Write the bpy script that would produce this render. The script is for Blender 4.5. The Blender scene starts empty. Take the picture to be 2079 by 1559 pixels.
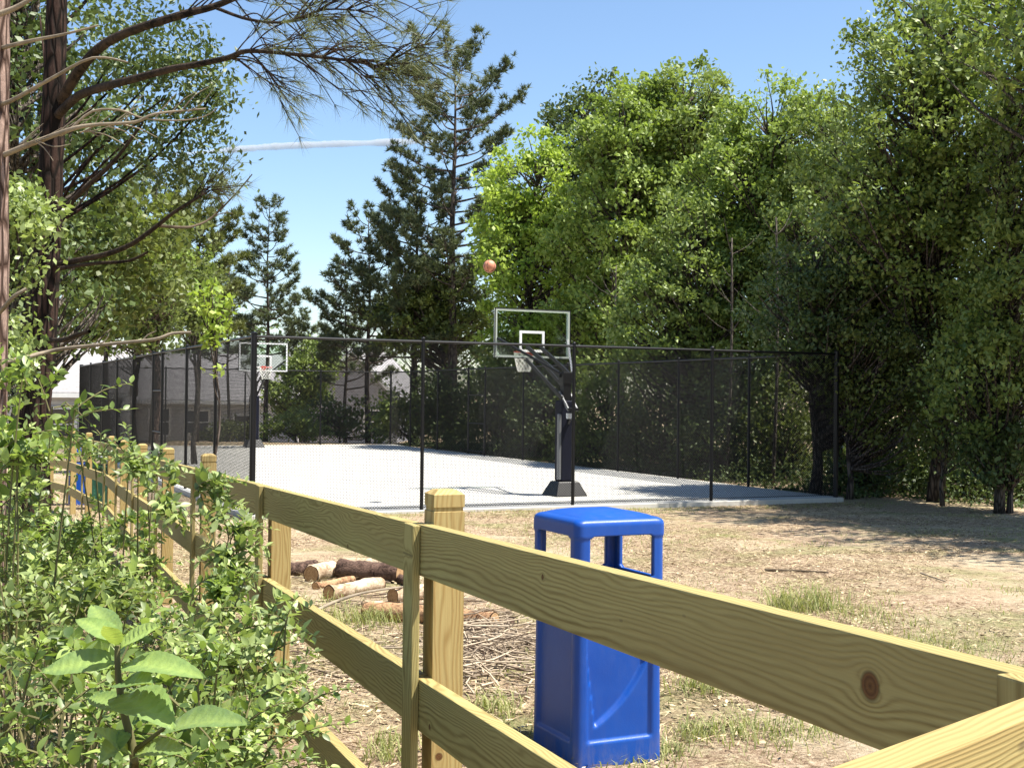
import bpy, math, random
import numpy as np
from mathutils import Vector, Matrix

# ------------------------------------------------------------------ camera, sky, sun, exposure
S = bpy.context.scene
FPX, CX, CY = 2516.0, 1039.5, 779.5
PITCH, ROLL = math.atan(26.5/2516.0), 0.0106
CAMZ = 2.04
R0 = Vector((1, 0, 0)); U0 = Vector((0, -math.sin(PITCH), math.cos(PITCH))); FW = Vector((0, math.cos(PITCH), math.sin(PITCH)))
RV = math.cos(ROLL)*R0 + math.sin(ROLL)*U0
UV = -math.sin(ROLL)*R0 + math.cos(ROLL)*U0
cd = bpy.data.cameras.new('camera'); cam = bpy.data.objects.new('camera', cd); S.collection.objects.link(cam)
M = Matrix((RV, UV, -FW)).transposed().to_4x4(); M.translation = (0, 0, CAMZ)
cam.matrix_world = M
cd.sensor_width = 36; cd.lens = FPX/2079*36; cd.clip_start = 0.05; cd.clip_end = 60000
S.camera = cam

SUN_EL = math.radians(64); SUN_H = Vector((0.98, -0.20, 0)).normalized()
SUNV = Vector((SUN_H.x*math.cos(SUN_EL), SUN_H.y*math.cos(SUN_EL), math.sin(SUN_EL)))
w = bpy.data.worlds.new('World'); S.world = w; w.use_nodes = True
nt = w.node_tree; nt.nodes.clear()
sky = nt.nodes.new('ShaderNodeTexSky'); sky.sky_type = 'NISHITA'; sky.sun_disc = False
sky.sun_elevation = SUN_EL; sky.sun_rotation = math.atan2(SUN_H.x, SUN_H.y)
sky.air_density = 1.0; sky.dust_density = 0.5; sky.ozone_density = 2.2
bg = nt.nodes.new('ShaderNodeBackground'); bg.inputs['Strength'].default_value = 0.088
wo = nt.nodes.new('ShaderNodeOutputWorld')
hs = nt.nodes.new('ShaderNodeHueSaturation'); hs.inputs['Saturation'].default_value = 1.05
nt.links.new(sky.outputs[0], hs.inputs['Color']); nt.links.new(hs.outputs[0], bg.inputs[0]); nt.links.new(bg.outputs[0], wo.inputs[0])
ld = bpy.data.lights.new('sun', 'SUN'); lo = bpy.data.objects.new('sun', ld); S.collection.objects.link(lo)
ld.energy = 5.0; ld.angle = math.radians(0.53); ld.color = (1.0, 0.95, 0.86)
lo.rotation_euler = SUNV.to_track_quat('Z', 'Y').to_euler(); lo.location = (0, 0, 30)
S.view_settings.view_transform = 'Standard'; S.view_settings.look = 'None'
S.view_settings.exposure = 1.25; S.view_settings.gamma = 1.0
S.render.engine = 'CYCLES'
S.cycles.max_bounces = 6; S.cycles.transparent_max_bounces = 12

def W(px, py, Z):
    """pixel of the 2079x1559 photograph + distance in metres -> world point"""
    return Vector((0, 0, CAMZ)) + RV*((px-CX)/FPX*Z) + UV*((CY-py)/FPX*Z) + FW*Z

# ------------------------------------------------------------------ object helpers
COL = S.collection
def thing(name, label, cat, loc=(0, 0, 0), group=None, kind=None):
    o = bpy.data.objects.new(name, None); COL.objects.link(o); o.location = loc
    o.empty_display_size = 0.1
    o['label'] = label; o['category'] = cat
    if group: o['group'] = group
    if kind: o['kind'] = kind
    return o
def tag(o, label, cat, group=None, kind=None):
    o['label'] = label; o['category'] = cat
    if group: o['group'] = group
    if kind: o['kind'] = kind
    return o
def wchild(o, parent, Mw=None):
    if parent is not None:
        base = Vector(parent.location); p = parent.parent
        while p is not None: base += Vector(p.location); p = p.parent
        o.parent = parent
        T = Matrix.Translation(-base)
        o.matrix_local = T @ (Mw if Mw is not None else Matrix.Identity(4))
    elif Mw is not None: o.matrix_world = Mw

class MB:
    """collects geometry as numpy blocks, builds ONE mesh object"""
    def __init__(s): s.v = []; s.f = {3: [], 4: []}; s.t = []; s.n = 0; s.ng = []; s.uv = []
    def add(s, V, F, tint=None):
        V = np.asarray(V, float).reshape(-1, 3); F = np.asarray(F, int)
        if len(V) == 0: return
        s.v.append(V); s.f[F.shape[1]].append(F + s.n)
        s.t.append(np.full(len(V), 0.5) if tint is None else np.asarray(tint, float)); s.n += len(V)
    def addm(s, V, Fs, tint=None):
        V = np.asarray(V, float).reshape(-1, 3); s.v.append(V)
        for F in Fs:
            if len(F) > 4: s.ng.append([i + s.n for i in F])
            else: s.f[len(F)].append(np.array([F]) + s.n)
        s.t.append(np.full(len(V), 0.5) if tint is None else np.asarray(tint, float)); s.n += len(V)
    def box(s, c, h, ax=None):
        c = Vector(c); X, Y, Z = ax if ax else (Vector((1, 0, 0)), Vector((0, 1, 0)), Vector((0, 0, 1)))
        V = [c + X*h[0]*a + Y*h[1]*b + Z*h[2]*d for a in (-1, 1) for b in (-1, 1) for d in (-1, 1)]
        s.addm([tuple(p) for p in V], [(0, 1, 3, 2), (4, 6, 7, 5), (0, 4, 5, 1), (2, 3, 7, 6), (0, 2, 6, 4), (1, 5, 7, 3)])
    def bar(s, a, b, wx, wz, up=(0, 0, 1)):
        a = Vector(a); b = Vector(b); X = (b-a).normalized(); U = Vector(up)
        Y = U.cross(X)
        if Y.length < 1e-3: Y = Vector((0, 1, 0)).cross(X)
        Y.normalize(); Z = X.cross(Y)
        s.box((a+b)/2, ((b-a).length/2, wx/2, wz/2), (X, Y, Z))
    def tube(s, P, r, n=8, cap=True, tint=None, rough=0.0, rng=None):
        P = np.array([tuple(p) for p in P], float); m = len(P)
        r = np.full(m, r, float) if np.isscalar(r) else np.asarray(r, float)
        T = np.gradient(P, axis=0); T /= (np.linalg.norm(T, axis=1, keepdims=True)+1e-9)
        ref = np.array([0, 0, 1.0]) if abs(T[:, 2].mean()) < 0.8 else np.array([1.0, 0, 0])
        A = np.cross(T, ref); A /= (np.linalg.norm(A, axis=1, keepdims=True)+1e-9); B = np.cross(T, A)
        an = np.linspace(0, 2*np.pi, n, endpoint=False)
        rr = r[:, None]*np.ones(n)[None, :]
        if rough and rng is not None: rr = rr*(1+rough*rng.standard_normal((m, n)))
        V = P[:, None, :] + rr[..., None]*(np.cos(an)[None, :, None]*A[:, None, :] + np.sin(an)[None, :, None]*B[:, None, :])
        V = V.reshape(-1, 3)
        i = np.arange(m-1)[:, None]*n; j = np.arange(n)[None, :]; k = (j+1) % n
        F = np.stack([i+j, i+k, i+n+k, i+n+j], -1).reshape(-1, 4)
        base = s.n
        s.add(V, F, None if tint is None else np.full(len(V), tint))
        if cap:
            s.ng.append([base+q for q in range(n)][::-1]); s.ng.append([base+(m-1)*n+q for q in range(n)])
    def build(s, name, mat, parent=None, smooth=False, M=None):
        me = bpy.data.meshes.new(name)
        V = np.concatenate(s.v) if s.v else np.zeros((0, 3))
        if parent is not None and M is None:
            base = Vector(parent.location); p = parent.parent
            while p is not None: base += Vector(p.location); p = p.parent
            V = V - np.array(base)
        F3 = np.concatenate(s.f[3]) if s.f[3] else np.zeros((0, 3), int)
        F4 = np.concatenate(s.f[4]) if s.f[4] else np.zeros((0, 4), int)
        ng = s.ng
        loops = np.concatenate([F3.ravel(), F4.ravel(), np.array([i for g in ng for i in g], int)]).astype(np.int32)
        tot = np.concatenate([np.full(len(F3), 3), np.full(len(F4), 4), np.array([len(g) for g in ng], int)]).astype(np.int32)
        st = np.concatenate([[0], np.cumsum(tot)[:-1]]).astype(np.int32)
        me.vertices.add(len(V)); me.vertices.foreach_set('co', V.astype(np.float32).ravel())
        me.loops.add(len(loops)); me.loops.foreach_set('vertex_index', loops)
        me.polygons.add(len(tot)); me.polygons.foreach_set('loop_start', st); me.polygons.foreach_set('loop_total', tot)
        me.polygons.foreach_set('use_smooth', np.full(len(tot), bool(smooth)))
        at = me.attributes.new('tint', 'FLOAT', 'POINT'); at.data.foreach_set('value', np.concatenate(s.t).astype(np.float32))
        me.update(calc_edges=True); me.validate()
        me.materials.append(mat)
        o = bpy.data.objects.new(name, me); COL.objects.link(o)
        if M is not None: wchild(o, parent, M)
        elif parent is not None: o.parent = parent
        return o

def bevel(o, wd, seg=2, ang=0.6):
    m = o.modifiers.new('bevel', 'BEVEL'); m.width = wd; m.segments = seg; m.limit_method = 'ANGLE'; m.angle_limit = ang
    return o

# ------------------------------------------------------------------ materials
class N:
    def __init__(s, name):
        s.m = bpy.data.materials.new(name); s.m.use_nodes = True; s.t = s.m.node_tree; s.t.nodes.clear()
        s.out = s.new('ShaderNodeOutputMaterial')
    def new(s, t): return s.t.nodes.new(t)
    def link(s, a, b): s.t.links.new(a, b)
    def _set(s, sock, v):
        if hasattr(v, 'links') or isinstance(v, bpy.types.NodeSocket): s.link(v, sock)
        else: sock.default_value = v
    def math(s, op, a, b=0.0, c=None, clamp=False):
        n = s.new('ShaderNodeMath'); n.operation = op; n.use_clamp = clamp
        s._set(n.inputs[0], a); s._set(n.inputs[1], b)
        if c is not None: s._set(n.inputs[2], c)
        return n.outputs[0]
    def coord(s, k='Object'): return s.new('ShaderNodeTexCoord').outputs[k]
    def mapping(s, v, sc=(1, 1, 1), loc=(0, 0, 0)):
        n = s.new('ShaderNodeMapping'); s.link(v, n.inputs[0])
        n.inputs['Scale'].default_value = sc; n.inputs['Location'].default_value = loc; return n.outputs[0]
    def noise(s, v, sc, det=4, rough=0.55, dist=0.0, color=False):
        n = s.new('ShaderNodeTexNoise'); s.link(v, n.inputs['Vector']); n.inputs['Scale'].default_value = sc
        n.inputs['Detail'].default_value = det; n.inputs['Roughness'].default_value = rough; n.inputs['Distortion'].default_value = dist
        return n.outputs['Color' if color else 'Fac']
    def ramp(s, f, st, interp='LINEAR'):
        n = s.new('ShaderNodeValToRGB'); s.link(f, n.inputs[0]); e = n.color_ramp.elements; n.color_ramp.interpolation = interp
        e[0].position, e[0].color = st[0][0], (*st[0][1], 1); e[1].position, e[1].color = st[-1][0], (*st[-1][1], 1)
        for p, c in st[1:-1]:
            q = e.new(p); q.color = (*c, 1)
        return n.outputs[0]
    def mix(s, f, a, b, mode='MIX'):
        n = s.new('ShaderNodeMix'); n.data_type = 'RGBA'; n.blend_type = mode
        s._set(n.inputs[0], f)
        for i, v in ((6, a), (7, b)):
            if isinstance(v, tuple): n.inputs[i].default_value = (*v, 1)
            else: s.link(v, n.inputs[i])
        return n.outputs[2]
    def attr(s, nm='tint'):
        n = s.new('ShaderNodeAttribute'); n.attribute_name = nm; return n.outputs['Fac']
    def bump(s, h, st=0.3, d=0.01):
        n = s.new('ShaderNodeBump'); s.link(h, n.inputs['Height']); n.inputs['Strength'].default_value = st; n.inputs['Distance'].default_value = d
        return n.outputs[0]
    def princ(s, col, rough=0.8, spec=0.3, metal=0.0, normal=None, out=True, **k):
        n = s.new('ShaderNodeBsdfPrincipled')
        if isinstance(col, tuple): n.inputs['Base Color'].default_value = (*col, 1)
        else: s.link(col, n.inputs['Base Color'])
        s._set(n.inputs['Roughness'], rough); n.inputs['Specular IOR Level'].default_value = spec; n.inputs['Metallic'].default_value = metal
        if normal is not None: s.link(normal, n.inputs['Normal'])
        if out: s.link(n.outputs[0], s.out.inputs[0])
        return n.outputs[0]

def plain(name, col, rough=0.6, spec=0.4, metal=0.0, var=0.25, sc=6.0, bump=0.0, bsc=60):
    n = N(name); c = n.coord()
    f = n.noise(c, sc, 5, 0.6)
    lo_ = tuple(x*(1-var) for x in col); hi = tuple(min(1, x*(1+var)) for x in col)
    nm = n.bump(n.noise(c, bsc, 4), bump, 0.01) if bump else None
    n.princ(n.ramp(f, [(0.3, lo_), (0.7, hi)]), rough, spec, metal, nm); return n.m

def leafmat(name, dark, light, trans=0.35, rough=0.5, spec=0.35, tcol=None):
    n = N(name); t = n.attr()
    col = n.mix(t, dark, light)
    p = n.princ(col, rough, spec, out=False)
    tr = n.new('ShaderNodeBsdfTranslucent')
    tc = n.mix(0.5, col, tcol if tcol else tuple(min(1, a*b) for a, b in zip(light, (1.25, 1.4, 0.5))))
    n.link(tc, tr.inputs[0])
    mx = n.new('ShaderNodeMixShader'); mx.inputs[0].default_value = trans
    n.link(p, mx.inputs[1]); n.link(tr.outputs[0], mx.inputs[2]); n.link(mx.outputs[0], n.out.inputs[0])
    return n.m

def barkmat(name, a, b, sc=1.0, bump=0.8):
    n = N(name); c = n.mapping(n.coord(), (22*sc, 22*sc, 4*sc))
    v = n.new('ShaderNodeTexVoronoi'); n.link(c, v.inputs['Vector']); v.inputs['Scale'].default_value = 1.0; v.feature = 'DISTANCE_TO_EDGE'
    f = n.noise(c, 1.7, 6, 0.7)
    h = n.math('MULTIPLY', n.math('MINIMUM', v.outputs[0], 0.25), 4.0)
    hh = n.math('MULTIPLY', h, f)
    n.princ(n.ramp(hh, [(0.1, a), (0.5, b)]), 0.9, 0.15, normal=n.bump(hh, bump, 0.03)); return n.m

def woodmat(name, knots=None, warm=0.0, freq=320.0, seed=0.0, warp=1.0):
    """sawn pine, grain along local X, across = local Z, thickness = local Y"""
    n = N(name); co = n.coord()
    sx = n.new('ShaderNodeSeparateXYZ'); n.link(co, sx.inputs[0]); x, y, z = sx.outputs
    oi = n.new('ShaderNodeObjectInfo').outputs['Random']
    ks = []
    if knots is None:
        for k in range(3):
            xx = n.math('MULTIPLY', n.math('FRACT', n.math('MULTIPLY', oi, 7.31+5.7*k)), 2.3)
            zz = n.math('MULTIPLY', n.math('FRACT', n.math('MULTIPLY', oi, 13.7+3.3*k)), -0.14)
            ks.append((xx, zz, 0.004+0.004*k))
    else: ks = knots
    off = n.new('ShaderNodeCombineXYZ'); n._set(off.inputs[0], n.math('MULTIPLY', oi, 37.0)); n._set(off.inputs[1], n.math('MULTIPLY', oi, 11.0)); off.inputs[2].default_value = seed
    va = n.new('ShaderNodeVectorMath'); va.operation = 'ADD'; n.link(co, va.inputs[0]); n.link(off.outputs[0], va.inputs[1])
    cv = va.outputs[0]
    psi = z; mask = None; ring = None
    for kx, kz, kr in ks:
        dx = n.math('SUBTRACT', x, kx); dz = n.math('SUBTRACT', z, kz)
        dx2 = n.math('MULTIPLY', n.math('MULTIPLY', dx, dx), 0.55)
        d2 = n.math('ADD', n.math('ADD', dx2, n.math('MULTIPLY', dz, dz)), kr*kr*0.3)
        psi = n.math('SUBTRACT', psi, n.math('DIVIDE', n.math('MULTIPLY', dz, kr*kr*1.6), d2))
        q = n.math('DIVIDE', n.math('SQRT', n.math('ADD', n.math('MULTIPLY', dx, dx), n.math('MULTIPLY', dz, dz))), kr)
        mk = n.math('SUBTRACT', 1.0, n.math('MULTIPLY', n.math('SUBTRACT', q, 0.75), 3.5, clamp=True), clamp=True)
        mask = mk if mask is None else n.math('MAXIMUM', mask, mk)
        ring = q if ring is None else n.math('MINIMUM', ring, q)
    wl = n.noise(n.mapping(cv, (1.3, 4, 7)), 1.0, 3, 0.5)
    yy = n.math('MULTIPLY', y, 0.5)
    ph = n.math('ADD', n.math('ADD', psi, yy), n.math('MULTIPLY', n.math('SUBTRACT', wl, 0.5), 0.16*warp))
    # ring spacing widens toward the heart of the board
    ph2 = n.math('MULTIPLY', n.math('ADD', ph, n.math('MULTIPLY', n.math('MULTIPLY', ph, ph), 2.5)), freq*2)
    sn = n.math('ADD', n.math('MULTIPLY', n.math('SINE', ph2), 0.5), 0.5)
    sn = n.math('POWER', sn, 1.7)
    fib = n.noise(n.mapping(cv, (9, 260, 260)), 1.0, 4, 0.65)
    big = n.noise(n.mapping(cv, (1.0, 6, 9)), 1.0, 3, 0.5)
    amp = n.math('MULTIPLY', n.noise(n.mapping(cv, (0.9, 5, 11)), 1.0, 3, 0.5), 1.05)
    g = n.math('ADD', n.math('MULTIPLY', n.math('MULTIPLY', sn, amp), 0.75), n.math('MULTIPLY', fib, 0.55))
    li = (0.40+0.08*warm, 0.335+0.03*warm, 0.135+0.02*warm); dk = (0.18+0.08*warm, 0.125+0.02*warm, 0.038)
    col = n.ramp(g, [(0.15, li), (0.85, dk)])
    col = n.mix(n.math('MULTIPLY', n.math('SUBTRACT', big, 0.45), 2.2, clamp=True), col, (0.36, 0.24, 0.09) if warm else (0.28, 0.21, 0.08))
    kc = n.ramp(n.math('MULTIPLY', ring, 1.0), [(0.0, (0.07, 0.03, 0.010)), (0.3, (0.15, 0.07, 0.022)), (0.55, (0.09, 0.038, 0.014)), (0.7, (0.16, 0.075, 0.025)), (0.9, (0.035, 0.017, 0.008))])
    col = n.mix(mask, col, kc)
    # dirt specks and checks
    sp = n.noise(n.mapping(cv, (14, 50, 40)), 1.0, 2, 0.5)
    col = n.mix(n.math('MULTIPLY', n.math('SUBTRACT', sp, 0.74), 8, clamp=True), col, (0.10, 0.07, 0.04))
    n.princ(col, 0.72, 0.25, normal=n.bump(n.math('ADD', fib, n.math('MULTIPLY', sn, 0.6)), 0.25, 0.002)); return n.m

MT = {}
MT['wood'] = woodmat('treated_pine_board', freq=400)
MT['wood_main'] = woodmat('treated_pine_board_knotty', knots=[(1.98, -0.062, 0.021), (0.90, -0.045, 0.007)], seed=3.0, freq=420, warp=0.7)
MT['wood_near'] = woodmat('treated_pine_board_sunlit', knots=[(0.62, -0.055, 0.006)], warm=0.25, seed=9.0, freq=620, warp=0.5)
MT['post'] = woodmat('treated_pine_post', warm=0.8, freq=190, seed=5.0, warp=1.2)
MT['black'] = plain('black_vinyl_coating', (0.004, 0.004, 0.005), 0.45, 0.35, var=0.2)
MT['wire'] = plain('black_vinyl_wire', (0.005, 0.005, 0.0055), 0.6, 0.12, var=0.1)
MT['blackmetal'] = plain('black_powder_coat', (0.004, 0.004, 0.005), 0.4, 0.4, var=0.2, bump=0.05)
MT['steelgrey'] = plain('grey_powder_coat', (0.16, 0.165, 0.17), 0.4, 0.5, var=0.1)
MT['navy'] = plain('dark_navy_pole_padding', (0.003, 0.004, 0.014), 0.7, 0.2, var=0.2)
MT['screw'] = plain('weathered_screw_head', (0.05, 0.045, 0.035), 0.5, 0.4, metal=0.5)
MT['white'] = plain('white_painted_metal', (0.80, 0.80, 0.78), 0.4, 0.4, var=0.05)
MT['frame'] = plain('pale_aluminium_frame', (0.50, 0.55, 0.48), 0.35, 0.5, metal=0.3, var=0.06)
MT['rim'] = plain('red_orange_rim_paint', (0.60, 0.06, 0.03), 0.4, 0.5, var=0.1)
MT['net'] = plain('white_nylon_net', (0.75, 0.75, 0.68), 0.8, 0.2, var=0.1)
def bluemat():
    n = N('blue_moulded_plastic'); c = n.coord(); f = n.noise(c, 3, 5, 0.6); d = n.noise(n.mapping(c, (1, 1, 0.3)), 22, 6, 0.7)
    col = n.ramp(f, [(0.3, (0.001, 0.050, 0.29)), (0.7, (0.001, 0.066, 0.35))])
    sx = n.new('ShaderNodeSeparateXYZ'); n.link(n.coord('Object'), sx.inputs[0])
    low = n.math('MULTIPLY', n.math('SUBTRACT', 0.16, sx.outputs[2]), 5, clamp=True)
    m = n.math('MULTIPLY', n.math('ADD', n.math('MULTIPLY', low, 0.7), 0.05), n.math('MULTIPLY', n.math('SUBTRACT', d, 0.42), 3, clamp=True), clamp=True)
    col = n.mix(m, col, (0.22, 0.19, 0.15))
    n.princ(col, n.math('ADD', 0.30, n.math('MULTIPLY', d, 0.25)), 0.45, normal=n.bump(n.noise(c, 160, 3), 0.06, 0.01)); return n.m
MT['blue'] = bluemat()
MT['liner'] = plain('dark_liner_plastic', (0.006, 0.009, 0.03), 0.6, 0.3)
MT['green_plastic'] = plain('dark_green_plastic', (0.012, 0.06, 0.035), 0.45, 0.4)
MT['soilbark'] = barkmat('dark_pine_bark', (0.010, 0.007, 0.005), (0.055, 0.032, 0.024), 1.0)
MT['lightbark'] = barkmat('pinkish_pine_bark', (0.06, 0.035, 0.025), (0.36, 0.25, 0.20), 1.2)
MT['greybark'] = barkmat('grey_hardwood_bark', (0.04, 0.033, 0.026), (0.16, 0.135, 0.11), 1.0)
MT['farbark'] = barkmat('grey_brown_far_bark', (0.035, 0.028, 0.024), (0.15, 0.12, 0.10), 0.6)
MT['deadwood'] = plain('bleached_dead_wood', (0.24, 0.195, 0.14), 0.8, 0.2, var=0.35, sc=9, bump=0.3)
MT['twig'] = plain('brown_twig_bark', (0.10, 0.075, 0.05), 0.85, 0.2, var=0.35, sc=9)
MT['greentwig'] = plain('green_brown_shoot', (0.13, 0.12, 0.05), 0.8, 0.2, var=0.3, sc=9)
MT['cut'] = plain('fresh_cut_end_grain', (0.50, 0.30, 0.14), 0.8, 0.2, var=0.35, sc=30)
MT['peeled'] = plain('peeled_pale_log', (0.52, 0.39, 0.24), 0.8, 0.2, var=0.35, sc=12, bump=0.3)
def logbark(name, a, b_, sc):
    n = N(name); c = n.coord(); f = n.noise(c, sc, 6, 0.7, 1.5); g = n.noise(c, sc*0.25, 3)
    h = n.math('ADD', n.math('MULTIPLY', f, 0.65), n.math('MULTIPLY', g, 0.35))
    n.princ(n.ramp(h, [(0.4, a), (0.58, b_)]), 0.9, 0.15, normal=n.bump(f, 0.9, 0.02)); return n.m
MT['orangelog'] = logbark('flaking_orange_bark', (0.12, 0.055, 0.03), (0.50, 0.31, 0.17), 16)
MT['peeled'] = logbark('peeled_pale_log', (0.26, 0.17, 0.10), (0.62, 0.50, 0.35), 11)
def ringmat():
    n = N('sawn_log_end'); t = n.attr(); f = n.noise(n.coord(), 40, 4)
    w_ = n.math('ADD', n.math('MULTIPLY', n.math('SINE', n.math('MULTIPLY', n.math('ADD', t, n.math('MULTIPLY', f, 0.05)), 45)), 0.3), f)
    col = n.ramp(w_, [(0.25, (0.22, 0.11, 0.05)), (0.8, (0.56, 0.38, 0.20))])
    col = n.mix(n.math('GREATER_THAN', t, 0.90), col, (0.09, 0.05, 0.03)); n.princ(col, 0.85, 0.15); return n.m
MT['rings'] = ringmat()
MT['limbbark'] = logbark('dark_limb_bark', (0.010, 0.008, 0.006), (0.065, 0.045, 0.032), 18)
MT['darklog'] = logbark('dark_cracked_log_bark', (0.02, 0.012, 0.009), (0.16, 0.10, 0.075), 20)

def glassmat():
    n = N('clear_acrylic_glass'); tr = n.new('ShaderNodeBsdfTransparent'); tr.inputs[0].default_value = (0.86, 0.92, 0.88, 1)
    gl = n.new('ShaderNodeBsdfGlossy'); gl.inputs['Roughness'].default_value = 0.05
    mx = n.new('ShaderNodeMixShader'); mx.inputs[0].default_value = 0.06
    n.link(tr.outputs[0], mx.inputs[1]); n.link(gl.outputs[0], mx.inputs[2]); n.link(mx.outputs[0], n.out.inputs[0]); return n.m
MT['glass'] = glassmat()

def concretemat():
    n = N('pale_concrete'); c = n.coord()
    f = n.noise(c, 0.5, 6, 0.6); g = n.noise(c, 9, 6, 0.7)
    h = n.math('ADD', n.math('MULTIPLY', f, 0.6), n.math('MULTIPLY', g, 0.4))
    col = n.ramp(h, [(0.3, (0.42, 0.405, 0.365)), (0.7, (0.56, 0.545, 0.495))])
    sx = n.new('ShaderNodeSeparateXYZ'); n.link(c, sx.inputs[0])
    # saw-cut joints every 3.05 m
    js = None
    for ax in (0, 1):
        fr = n.math('ABSOLUTE', n.math('SUBTRACT', n.math('FRACT', n.math('DIVIDE', sx.outputs[ax], 4.1)), 0.5))
        j = n.math('GREATER_THAN', fr, 0.4975); js = j if js is None else n.math('MAXIMUM', js, j)
    col = n.mix(n.math('MULTIPLY', js, 0.55), col, (0.2, 0.19, 0.17))
    n.princ(col, 0.85, 0.2, normal=n.bump(g, 0.1, 0.01)); return n.m
MT['concrete'] = concretemat()

def groundmat():
    n = N('sandy_soil_with_pine_litter'); c = n.coord()
    st = n.mapping(c, (1, 1, 1))
    a = n.noise(st, 0.55, 5, 0.6, 0.4); b = n.noise(st, 14, 6, 0.72, 1.2); d = n.noise(st, 55, 5, 0.7, 2.0); e = n.noise(st, 3.2, 5, 0.65, 0.6)
    chips = n.ramp(n.math('ADD', n.math('MULTIPLY', b, 0.5), n.math('MULTIPLY', d, 0.5)),
                   [(0.38, (0.06, 0.036, 0.022)), (0.46, (0.20, 0.13, 0.08)), (0.53, (0.44, 0.33, 0.22)), (0.62, (0.64, 0.53, 0.39))])
    sand = n.ramp(n.math('ADD', n.math('MULTIPLY', e, 0.6), n.math('MULTIPLY', d, 0.4)), [(0.35, (0.38, 0.29, 0.18)), (0.65, (0.56, 0.47, 0.33))])
    col = n.mix(n.math('MULTIPLY', n.math('SUBTRACT', a, 0.47), 5, clamp=True), chips, sand)
    gr = n.math('MULTIPLY', n.math('SUBTRACT', n.math('ADD', n.math('MULTIPLY', n.noise(st, 0.8, 4, 0.6, 0.3), 0.7), n.math('MULTIPLY', b, 0.3)), 0.505), 8, clamp=True)
    col = n.mix(n.math('MULTIPLY', gr, 0.7), col, n.ramp(d, [(0.4, (0.08, 0.11, 0.03)), (0.6, (0.27, 0.28, 0.10))]))
    n.princ(col, 0.95, 0.1, normal=n.bump(n.math('ADD', b, d), 0.9, 0.02)); return n.m
MT['ground'] = groundmat()

# foliage
LM = {}
LM['bright'] = leafmat('bright_yellow_green_leaves', (0.085, 0.16, 0.022), (0.42, 0.52, 0.10), 0.36)
LM['yellow'] = leafmat('yellow_green_leaves', (0.085, 0.13, 0.022), (0.33, 0.42, 0.10), 0.30)
LM['mid'] = leafmat('mid_green_leaves', (0.045, 0.085, 0.018), (0.30, 0.37, 0.10), 0.26)
LM['dark'] = leafmat('dark_green_leaves', (0.022, 0.042, 0.012), (0.135, 0.185, 0.055), 0.18)
LM['olive'] = leafmat('olive_green_leaves', (0.055, 0.075, 0.020), (0.19, 0.225, 0.06), 0.32)
LM['near'] = leafmat('pale_shrub_leaves', (0.03, 0.06, 0.018), (0.40, 0.48, 0.17), 0.30, 0.45, 0.5)
LM['near2'] = leafmat('fresh_shrub_leaves', (0.03, 0.065, 0.016), (0.36, 0.46, 0.12), 0.32, 0.45, 0.5)
LM['pine'] = leafmat('dark_pine_needles', (0.035, 0.050, 0.026), (0.16, 0.19, 0.09), 0.15, 0.5)
LM['pineolive'] = leafmat('olive_pine_needles', (0.06, 0.075, 0.022), (0.21, 0.23, 0.065), 0.2, 0.5)
LM['needle'] = leafmat('grey_green_long_needles', (0.06, 0.075, 0.035), (0.22, 0.24, 0.11), 0.2, 0.5)
LM['grass'] = leafmat('grass_blades', (0.12, 0.15, 0.04), (0.40, 0.40, 0.17), 0.3, 0.6)
LM['litter'] = leafmat('dry_litter', (0.07, 0.04, 0.020), (0.62, 0.50, 0.31), 0.0, 0.85, 0.1)

# ------------------------------------------------------------------ court frame and terrain
TH = math.radians(24.8); CS, SN = math.cos(TH), math.sin(TH)
P1 = Vector((-4.38, 21.0, 0)); DF = Vector((CS, SN, 0)); DA = Vector((-SN, CS, 0))
CW, CL = 12.38, 28.5
def court(u, v, z=0.0):
    p = P1 + DF*u + DA*v; return Vector((p.x, p.y, z))

def ground_z(x, y):
    x = np.asarray(x, float); y = np.asarray(y, float)
    lin = 0.575 - 0.0276*np.maximum(y, -6)
    lin = np.maximum(lin, -0.10)
    far = -0.10 - 0.9*np.clip((y-58)/14, 0, 1)
    g = np.where(y > 40, far, lin)
    # level pad round the slab
    dx = x-P1.x; dy = y-P1.y
    u = dx*DF.x+dy*DF.y; v = dx*DA.x+dy*DA.y
    du = np.maximum(np.maximum(-u, u-CW), 0); dv = np.maximum(np.maximum(-v, v-CL), 0)
    d = np.sqrt(du**2+dv**2); k = np.clip(1-(d-0.3)/3.0, 0, 1); k = k*k*(3-2*k)
    pad = -0.085+0.072*np.clip((-v-0.0)/0.3, 0, 1)*np.clip((u+0.1)/0.6, 0, 1)
    g = g*(1-k) + np.minimum(g, pad)*k
    # rise on the wooded right side
    g = g + 0.25*np.clip((u-CW-2.5)/8, 0, 1)*np.clip((y-22)/8, 0, 1)
    # gentle bumps
    bm = 0.012*np.sin(1.7*x+0.6*y)+0.010*np.sin(0.9*y-1.3*x+1)+0.006*np.sin(4.1*x+2.3*y)+0.005*np.sin(-3.3*x+5.2*y)
    g = g + bm*(1-0.8*k)*(np.abs(y) < 80)
    inside = (du <= 0) & (dv <= 0)
    return np.where(inside, -0.10, g)
def gz(x, y): return float(ground_z(x, y))

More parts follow.
